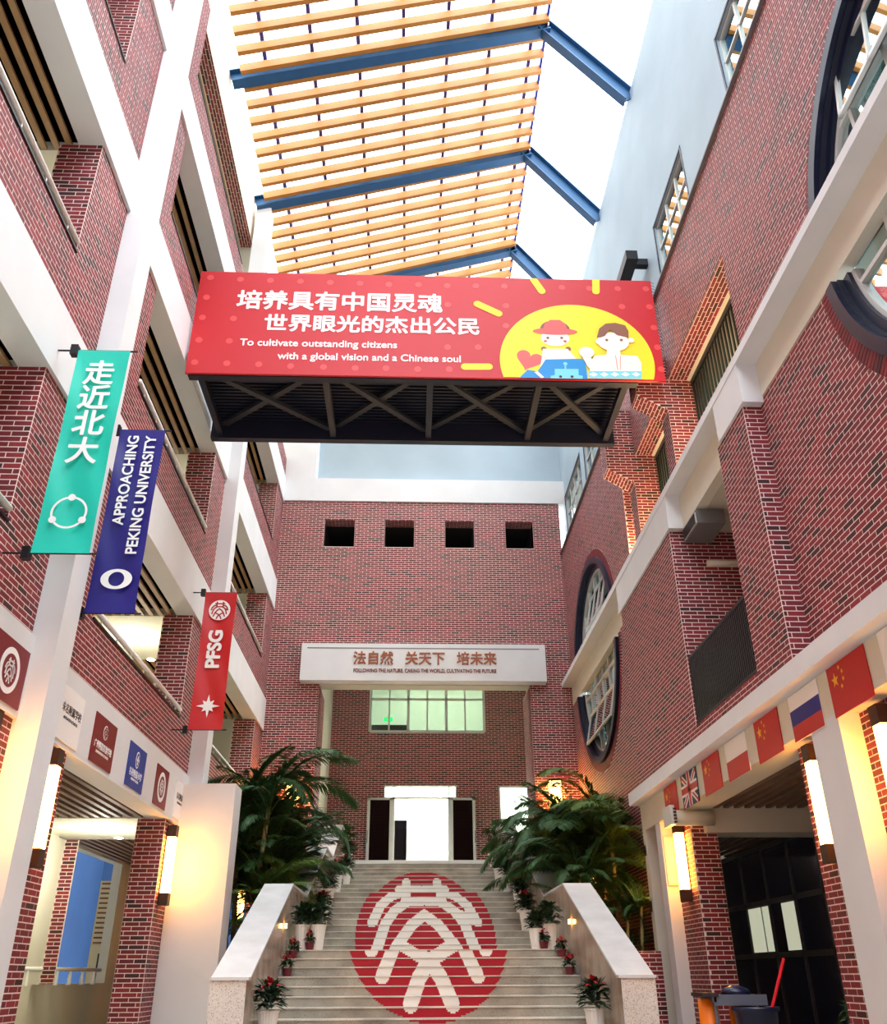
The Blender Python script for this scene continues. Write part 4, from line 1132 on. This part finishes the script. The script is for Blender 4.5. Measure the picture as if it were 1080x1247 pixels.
# ================================================================= pergola
t = empty('pergola', (0, 18, 19.2), 'orange timber slat pergola on blue steel rafters over the court', 'roof')
XE, ZE, XG, ZG, XW, ZW = -4.55, 19.30, 3.22, 21.72, 5.2, 19.0
for y in (6.3, 10.2, 14.1, 18.0, 21.9, 25.8):
    for (a, b) in (((XE, y, ZE), (XG + .1, y, ZG)), ((XG, y, ZG), (XW, y, ZW))):
        rf = MB()
        for dz, w_, h_ in ((.19, .26, .03), (0, .03, .36), (-.19, .26, .03)):
            dd = (Vector(b) - Vector(a)).normalized(); nn = Vector((-dd.z, 0, dd.x))
            rf.bar(Vector(a) + nn * dz, Vector(b) + nn * dz, w_, h_)
        rf.build('rafter', 'steel', t)
sl = (ZG - ZE) / (XG - XE)
y = 6.55
while y < 26.2:
    if min(abs(y - q) for q in (6.3, 10.2, 14.1, 18.0, 21.9, 25.8)) > .16:
        MB().bar((XE + .25, y, ZE + .05), (XG + .08, y, ZG + .05), .11, .25).build('slat', 'wood', t)
    y += .4875
for k in range(7):
    x = -3.75 + k * 1.12; z = ZE + (x - XE) * sl + .24
    MB().box(x - .045, x + .045, 6.2, 26, z, z + .12).build('purlin', 'purlin', t)
MB().box(XG + .05, XG + .11, 6.2, 26, ZG + .05, ZG + .2).build('ridge', 'purlin', t)
#NEXT2
# ================================================================= staircase
SXL, SXR = -2.05, 2.77
NOS = []
for k in range(12): NOS.append((16.9 - (11 - k) * .36, .414 - (11 - k) * .1345, .1345))
for k in range(10): NOS.append((19.3 + k * .433, .414 + (k + 1) * .1406, .1406))
for k in range(9): NOS.append((25.2 + k * .39, 1.82 + (k + 1) * .14, .14))
t = empty('staircase', (.36, 12.9, GZ), 'broad pale granite staircase with a round red and white emblem on its risers', 'stairs')
for i, (y, z, r) in enumerate(NOS):
    yn = NOS[i + 1][0] if i + 1 < len(NOS) else RY + .2
    s_ = MB().box(SXL, SXR, y, yn + .05, z - r - .02, z - .016).build('step', 'stone', t)
    MB().box(SXL, SXR, y - .02, yn, z - .016, z).build('tread', 'nosing', s_)
# print on the risers; riser space: x metres, s counted in risers
NR = 5; NX = 480
for i in range(3, len(NOS)):
    pieces = []
    y, z, r = NOS[i]
    ti = i - 4 if i < 12 else i - 4
    for j in range(NR):
        s = ti - 1 + (j + .5) / NR
        yy = (s - 11.4) / 11.8
        z0 = z - r + (r - .0165) * j / NR; z1 = z - r + (r - .0165) * (j + 1) / NR
        if abs(yy) >= 1: continue
        run = None; prev = 0
        for k in range(NX + 1):
            x = .36 - 1.47 + 2.94 * k / NX
            xx = (x - .36) / 1.47
            c = 0
            if k < NX and xx * xx + yy * yy < 1: c = 2 if sdist(xx, yy) < .078 else 1
            if c != prev:
                if prev:
                    pieces.append((prev, run, x, z0, z1))
                run = x; prev = c
    groups = []
    for p in pieces:
        hit = [g for g in groups if g[0][0] == p[0] and any(abs(q[4] - p[3]) < 1e-6 and q[1] < p[2] and p[1] < q[2] for q in g)]
        if hit:
            hit[0].append(p)
            for g in hit[1:]: hit[0] += g; groups.remove(g)
        else: groups.append([p])
    for g in groups:
        mb = MB()
        for c, xa, xb, z0, z1 in g: mb.quad((xa, y - .003, z0), (xb, y - .003, z0), (xb, y - .003, z1), (xa, y - .003, z1))
        mb.build('red_print' if g[0][0] == 1 else 'white_print', 'emred' if g[0][0] == 1 else 'emwhite', t)
# cheek walls
prof = [(12.9, -.03), (13.0, -.03), (16.9, 1.43), (19.4, 1.43), (23.3, 2.84), (25.3, 2.84), (28.4, 4.1), (29.3, 4.1)]
for side, xi, xo in (('l', SXL, -2.53), ('r', SXR, 3.24)):
    poly = prof + [(29.3, GZ), (12.9, GZ)]
    F = lambda a, b, x: (x, a, b)
    s_ = 1 if side == 'r' else -1
    MB().prism(poly, F, xi + s_ * .02, xo).build('side_wall', 'cheek', t)
    MB().box(xi + s_ * .02, xo + s_ * .0, 12.885, 12.9, GZ, -.03).build('end_slab', 'pierg', t)
    for (a, b), (c, d) in zip(prof, prof[1:]):
        pl = [(a - .01, b), (c, d), (c, d + .035), (a - .01, b + .035)]
        if a < 13 and c > 12.95: pl = [(12.86, b), (c, d), (c, d + .035), (12.86, b + .035)]
        MB().prism(pl, F, xi - s_ * .015, xo + s_ * .015).build('coping', 'marble', t)
# planters behind
w = empty('planting_bed', (-3.4, 22, GZ), 'raised planting bed between the left building and the stairs', 'planter')
MB().box(XL, -2.53, 18.4, YB, GZ, .3).build('soil', 'soil', w)
w = empty('planting_bed', (4.1, 22, GZ), 'raised planting bed between the right building and the stairs', 'planter')
MB().box(3.24, 4.97, 18.4, YB, GZ, .3).build('soil', 'soil', w)
# step lights
for i, (x, y, z, lab) in enumerate(((SXL + .02, 16.2, .72, 'tiny recessed stair light on the left side wall'), (SXR - .02, 16.4, .78, 'tiny recessed stair light on the right side wall'))):
    o = empty('stair_light', (x, y, z), lab, 'light')
    MB().box(x - .012, x + .012, y - .05, y + .05, z, z + .07).build('lens', 'lantern', o)

# ================================================================= plants
def frond_mesh(seed, L, droop, mt, leaf=0.56, n=64):
    r = random.Random(seed); mb = MB()
    P = []
    for i in range(13):
        q = i / 12
        a = radians(78) - radians(droop) * q ** 1.25
        if i == 0: p = Vector((0, 0, 0))
        else: p = P[-1] + Vector((cos(a), 0, sin(a))) * L / 12
        P.append(p)
    mb.tube(P, [.014 - .010 * i / 12 for i in range(13)], 4, cap=False)
    for i in range(n):
        q = .16 + .84 * i / (n - 1); f = q * 12; k = min(int(f), 11); p = P[k].lerp(P[k + 1], f - k)
        d = (P[k + 1] - P[k]).normalized()
        ll = leaf * (sin(pi * (.16 + .80 * q)) ** .7) * r.uniform(.85, 1.1)
        for s in (-1, 1):
            side = Vector((0, s, 0))
            dirv = (side * .8 + d * .75 + Vector((0, 0, -.12 + r.uniform(-.12, .12)))).normalized()
            tip = p + dirv * ll + Vector((0, 0, -.22 * ll))
            mid = p + dirv * ll * .5 + Vector((0, 0, -.02 * ll))
            wv = d.cross(side).cross(dirv)
            wv = dirv.cross(Vector((0, 0, 1))).normalized() * .017
            mb.quad(p, mid + wv, tip, mid - wv)
    me = bpy.data.meshes.new('frond'); me.from_pydata([tuple(v) for v in mb.v], [], mb.f); me.materials.append(M[mt])
    return me
FR = {mt: [frond_mesh(s, L, dr, mt) for s, L, dr in ((1, 1.8, 95), (2, 2.0, 120), (3, 1.6, 70), (4, 1.9, 140), (5, 1.7, 50))] for mt in ('leaf', 'leaf2')}
def palm(x, y, z, h, nf, lab, mt='leaf2', sc=1.0, stems=1, group=None, seed=0):
    r = random.Random(seed + int(abs(x * 100) + y * 10))
    t = empty('palm', (x, y, z), lab, 'palm', group)
    for s in range(stems):
        ax = r.uniform(0, 2 * pi); lean = r.uniform(.05, .28) * (stems > 1)
        hh = h * (1 - .14 * s) if s else h
        bx, by = (r.uniform(-.14, .14), r.uniform(-.14, .14)) if stems > 1 else (0, 0)
        top = Vector((x + bx + cos(ax) * lean * hh * .5, y + by + sin(ax) * lean * hh * .5, z + hh))
        mid = Vector((x + bx, y + by, z)).lerp(top, .5) + Vector((0, 0, .0))
        MB().tube([(x + bx, y + by, z), tuple(mid), tuple(top)], [.05 * sc, .042 * sc, .032 * sc], 8).build('stem', 'trunk', t, smooth=True)
        nf2 = nf + 5
        for i in range(nf2):
            me = r.choice(FR[mt])
            o = new_obj('frond', me, t)
            o.location = top - Vector((x, y, z)) - Vector((0, 0, r.uniform(0, .3 if i < nf else 1.2) * sc))
            o.rotation_euler = (r.uniform(-.15, .15), r.uniform(-.25, .35), 2 * pi * (i * (.618 if i >= nf else 1.0 / nf) + r.uniform(-.03, .03)) + s)
            k = sc * r.uniform(.8, 1.1); az = o.rotation_euler[2]
            for _ in range(6):
                ex, ey = top.x + cos(az) * 1.35 * k, top.y + sin(az) * 1.35 * k
                if -4.36 < ex < 4.9 and 18.55 < ey < 26.2: break
                k *= .82
            o.scale = (k, k, k)
    return t
for a in ((-3.35, 19.6, .3, 2.9, 11, 'feather palm tallest of the left clump, beside the cream block', 'leaf2', 1.25, 2), (-3.1, 21.6, .3, 2.6, 11, 'feather palm in front of the left lantern', 'leaf2', 1.15, 2),
          (-3.7, 23.6, .3, 2.8, 10, 'feather palm at the back of the left bed against the brick', 'leaf2', 1.1, 2), (-3.0, 19.2, .3, 1.0, 10, 'short yellowish green palm low beside the left stair wall', 'leaf', .9, 2),
          (-2.95, 24.6, .3, 2.3, 9, 'feather palm leaning over the upper left stair coping', 'leaf2', 1.0, 2),
          (4.25, 19.4, .3, 2.3, 10, 'slender palm with a bare pale stem in front of the right bed', 'leaf', 1.05, 1), (3.75, 20.8, .3, 2.5, 11, 'dense feather palm behind the bare stemmed one on the right', 'leaf2', 1.15, 2),
          (4.4, 22.4, .3, 3.0, 10, 'tallest feather palm of the right clump under the round window', 'leaf', 1.15, 2), (3.65, 23.4, .3, 2.4, 11, 'feather palm in front of the right lantern', 'leaf2', 1.1, 2),
          (4.1, 25.2, .3, 2.7, 9, 'feather palm against the back wall at the right', 'leaf2', 1.05, 2), (3.5, 25.4, .3, 2.9, 9, 'feather palm overhanging the upper right stair coping', 'leaf2', .95, 1),
          (-3.9, 20.6, .3, 1.9, 11, 'mid height palm low in the left bed behind the cream block', 'leaf', 1.1, 3), (-2.9, 20.4, .3, 1.6, 10, 'mid height palm against the left stair wall', 'leaf2', 1.05, 3),
          (3.7, 19.3, .3, 1.5, 10, 'mid height palm behind the lower right stair coping', 'leaf2', 1.0, 2), (4.3, 20.6, .3, 2.0, 11, 'mid height yellowish palm in the middle of the right bed', 'leaf', 1.05, 3), (3.7, 22.0, .3, 1.6, 10, 'mid height palm in the right bed beside the stair wall', 'leaf2', 1.0, 3),
          (4.4, 18.9, .3, .9, 9, 'low palm at the foot of the bare stem on the right', 'leaf2', .8, 2)):
    palm(*a[:5], a[5], a[6], a[7], a[8])

def leafball(seed, n, R, H, mt, ll=.12, w=.035, zmin=.0):
    r = random.Random(seed); mb = MB()
    for i in range(n):
        a = r.uniform(0, 2 * pi); e = r.uniform(-.35, 1.3)
        d = Vector((cos(a) * cos(e), sin(a) * cos(e), sin(e)))
        p = Vector((d.x * R * r.uniform(.2, .8), d.y * R * r.uniform(.2, .8), zmin + H * r.uniform(.1, .9)))
        q = p + d * ll * r.uniform(.8, 1.3) + Vector((0, 0, -.03)); sd_ = d.cross(Vector((0, 0, 1))); sd_ = sd_.normalized() if sd_.length > .01 else Vector((1, 0, 0))
        m_ = (p + q) / 2 + Vector((0, 0, .015))
        mb.quad(p, m_ + sd_ * w, q, m_ - sd_ * w)
    return mb
def mesh_of(mb, name, mt):
    me = bpy.data.meshes.new(name); me.from_pydata([tuple(v) for v in mb.v], [], mb.f); me.materials.append(M[mt]); return me
FOL = [mesh_of(leafball(s, 150, .2, .32, None, .15, .04), 'foliage', 'pleaf') for s in (1, 2, 3)]
FLW = [mesh_of(leafball(s + 9, 34, .16, .08, None, .09, .03, .27), 'bracts', 'bract') for s in (1, 2, 3)]
SFOL = [mesh_of(leafball(s + 20, 60, .09, .14, None, .09, .025), 'foliage', 'pleaf') for s in (1, 2)]
SFLW = [mesh_of(leafball(s + 30, 24, .08, .05, None, .06, .022, .13), 'bracts', 'bract') for s in (1, 2)]
def fluted(r0, r1, h, n=20):
    mb = MB(); k = 0
    lv = [(r0, 0), (r1 * .97, h * .93), (r1 * 1.05, h * .94), (r1 * 1.05, h), (r1 * .9, h), (r1 * .88, h - .03)]
    for ri, z in lv:
        for j in range(n * 2):
            q = 2 * pi * j / (n * 2); rr = ri * (1 - .04 * (j % 2))
            mb.v.append((rr * cos(q), rr * sin(q), z))
    N = n * 2
    for i in range(len(lv) - 1):
        for j in range(N): mb.f.append((i * N + j, i * N + (j + 1) % N, (i + 1) * N + (j + 1) % N, (i + 1) * N + j))
    mb.f.append(tuple(range(N))[::-1]); mb.f.append(tuple((len(lv) - 1) * N + j for j in range(N)))
    return mb
POTM = mesh_of(fluted(.10, .145, .40), 'pot', 'pot'); SPOTM = mesh_of(fluted(.06, .085, .12, 10), 'pot', 'ppot')
def pot(x, y, z, kind, lab, flowers=True, group=None, s=1.0):
    t = empty('potted_plant' if kind == 'big' else 'small_potted_plant', (x, y, z), lab, 'potted plant', group)
    i = int(abs(x * 37 + y * 91))
    if kind == 'big': a, b, c, zt = POTM, FOL[i % 3], FLW[i % 3], .40
    else: a, b, c, zt = SPOTM, SFOL[i % 2], SFLW[i % 2], .12
    o = new_obj('pot', a, t); o.scale = (s, s, s)
    o = new_obj('foliage', b, t); o.location = (0, 0, zt * s); o.rotation_euler = (0, 0, i % 6); o.scale = (s, s, s)
    if flowers:
        o = new_obj('bracts', c, t); o.location = (0, 0, zt * s); o.rotation_euler = (0, 0, i % 5); o.scale = (s, s, s)
    return t
def tz(y):
    z = GZ
    for a, b, r in NOS:
        if a - .03 <= y: z = b
    return z
PT = [(-1.88, 13.78, 'big', 'bottom left red leaved plant in a white fluted pot', True), (-1.93, 15.98, 'small', 'small plum potted plant, lowest small one on the left stair edge', True),
      (-1.94, 16.72, 'small', 'small plum potted plant just below the lower landing, left', True), (-1.85, 17.12, 'big', 'green plant in a white pot at the left end of the lower landing', False),
      (-1.58, 17.1, 'big', 'green plant in a white pot, inner one on the lower landing, left', False), (-1.7, 17.02, 'small', 'small plum potted plant between the two left landing pots', True),
      (-1.82, 20.32, 'big', 'red leaved plant in a white pot midway up the left side', True), (-1.85, 22.06, 'big', 'red leaved plant in a white pot, third from the top on the left', True),
      (-1.78, 23.5, 'big', 'red leaved plant in a white pot on the upper landing, left', True), (-1.72, 26.1, 'big', 'red leaved plant in a white pot near the stair top, left', True), (-1.8, 27.7, 'big', 'topmost potted plant on the left side of the stairs', True),
      (2.58, 13.78, 'big', 'bottom right red leaved plant in a white fluted pot', True), (2.64, 16.02, 'small', 'small orange red potted plant, lowest small one on the right stair edge', True),
      (2.64, 16.72, 'small', 'small plum potted plant just below the lower landing, right', True), (2.5, 17.12, 'big', 'green plant in a white pot at the right end of the lower landing', False),
      (2.25, 17.1, 'big', 'slimmer green plant in a white pot, inner one on the lower landing, right', False), (2.38, 17.02, 'small', 'small plum potted plant between the two right landing pots', True),
      (2.5, 20.4, 'big', 'red leaved plant in a white pot midway up the right side', True), (2.55, 21.66, 'big', 'red leaved plant in a white pot above the midway one on the right', True),
      (2.6, 22.5, 'big', 'red leaved plant in a white pot below the upper landing, right', True), (2.45, 23.5, 'big', 'red leaved plant in a white pot on the upper landing, right', True),
      (2.5, 26.1, 'big', 'red leaved plant in a white pot near the stair top, right', True), (2.5, 27.7, 'big', 'topmost potted plant on the right side of the stairs', True)]
for x, y, kd, lab, fl_ in PT:
    pot(x, y, tz(y), kd, lab, fl_, s=.82 if (kd == 'big' and x == 2.25) else 1.0)
# shrubs by the entrance doors and at the frame bottom
def shrub(x, y, z, lab, sc=1.0, n=260, leafy=.22):
    t = empty('shrub', (x, y, z), lab, 'shrub')
    o = new_obj('pot', POTM, t); o.scale = (sc, sc, sc)
    me = mesh_of(leafball(int(abs(x) * 50 + y), n, .34, .75, None, leafy, .035), 'foliage', 'leaf2')
    o = new_obj('foliage', me, t); o.location = (0, 0, .36 * sc); o.scale = (sc, sc, sc)
shrub(-2.2, 31.2, 3.08, 'dark leafy shrub in a pot left of the entrance doors', 1.3)
shrub(3.0, 31.2, 3.08, 'dark leafy shrub in a pot right of the entrance doors', 1.4)
shrub(5.35, 11.75, GZ, 'dark green shrub at the foot of the nearest right brick pier', .85, 300, .12)
shrub(-4.62, 12.5, GZ, 'small leafy plant at the bottom left behind the brick pier', .5, 160, .18)

# ================================================================= cleaning cart
cx, cy = 4.18, 12.6
t = empty('cleaning_cart', (cx, cy, GZ), 'grey cleaning cart with orange bag and dark blue bucket by the right pier', 'cart')
MB().box(cx - .38, cx + .32, cy - .25, cy + .25, GZ + .12, GZ + .18).build('base', 'cartgrey', t)
for sx in (-.34, .28):
    for sy in (-.2, .2):
        MB().tube([(cx + sx, cy + sy, GZ + .16), (cx + sx, cy + sy, GZ + .98)], .022, 8).build('upright', 'cartgrey', t)
        MB().tube([(cx + sx - .02, cy + sy, GZ + .06), (cx + sx + .02, cy + sy, GZ + .06)], .06, 12).build('wheel', 'ink', t)
MB().box(cx - .36, cx + .31, cy - .24, cy - .18, GZ + .86, GZ + .98).box(cx - .36, cx + .31, cy + .18, cy + .24, GZ + .86, GZ + .98).box(cx - .38, cx - .33, cy - .24, cy + .24, GZ + .9, GZ + .98).build('top_rail', 'cartgrey', t)
MB().box(cx - .5, cx - .3, cy - .26, cy + .26, GZ + .96, GZ + 1.0).build('handle', 'ink', t)
MB().lathe((cx - .38, cy - .02, GZ + .25), [(.1, 0), (.13, .1), (.12, .68)], 12).build('bag', 'orange', t, smooth=True)
MB().box(cx - .08, cx + .04, cy + .02, cy + .1, GZ + .5, GZ + .92).build('cloth', 'orange', t)
MB().lathe((cx + .12, cy - .3, GZ + .19), [(.2, 0), (.26, .6), (.29, .62), (.29, .66), (.26, .66), (.24, .6)], 24).build('bucket', 'blueplastic', t, smooth=True)
MB().lathe((cx + .0, cy, GZ + .98), [(.2, 0), (.16, .06), (.05, .1)], 12).build('bundled_cloth', 'blueplastic', t, smooth=True)
MB().tube([(cx + .24, cy - .1, GZ + .45), (cx + .22, cy - .1, GZ + .95)], .014, 6).build('brush_stick', 'wprint', t)
MB().box(cx + .2, cx + .3, cy - .15, cy - .05, GZ + .9, GZ + .97).build('brush_head', 'indigo', t)
o = empty('mop', (cx + .3, cy - .35, GZ + .6), 'mop with a bright red handle leaning in the bucket', 'mop')
MB().tube([(cx + .18, cy - .3, GZ + .5), (cx + .62, cy - .2, GZ + 1.38)], .02, 8).build('handle', 'redplastic', o)
MB().lathe((cx + .16, cy - .3, GZ + .27), [(.07, 0), (.05, .22), (.02, .25)], 10).build('mop_head', 'wprint', o)
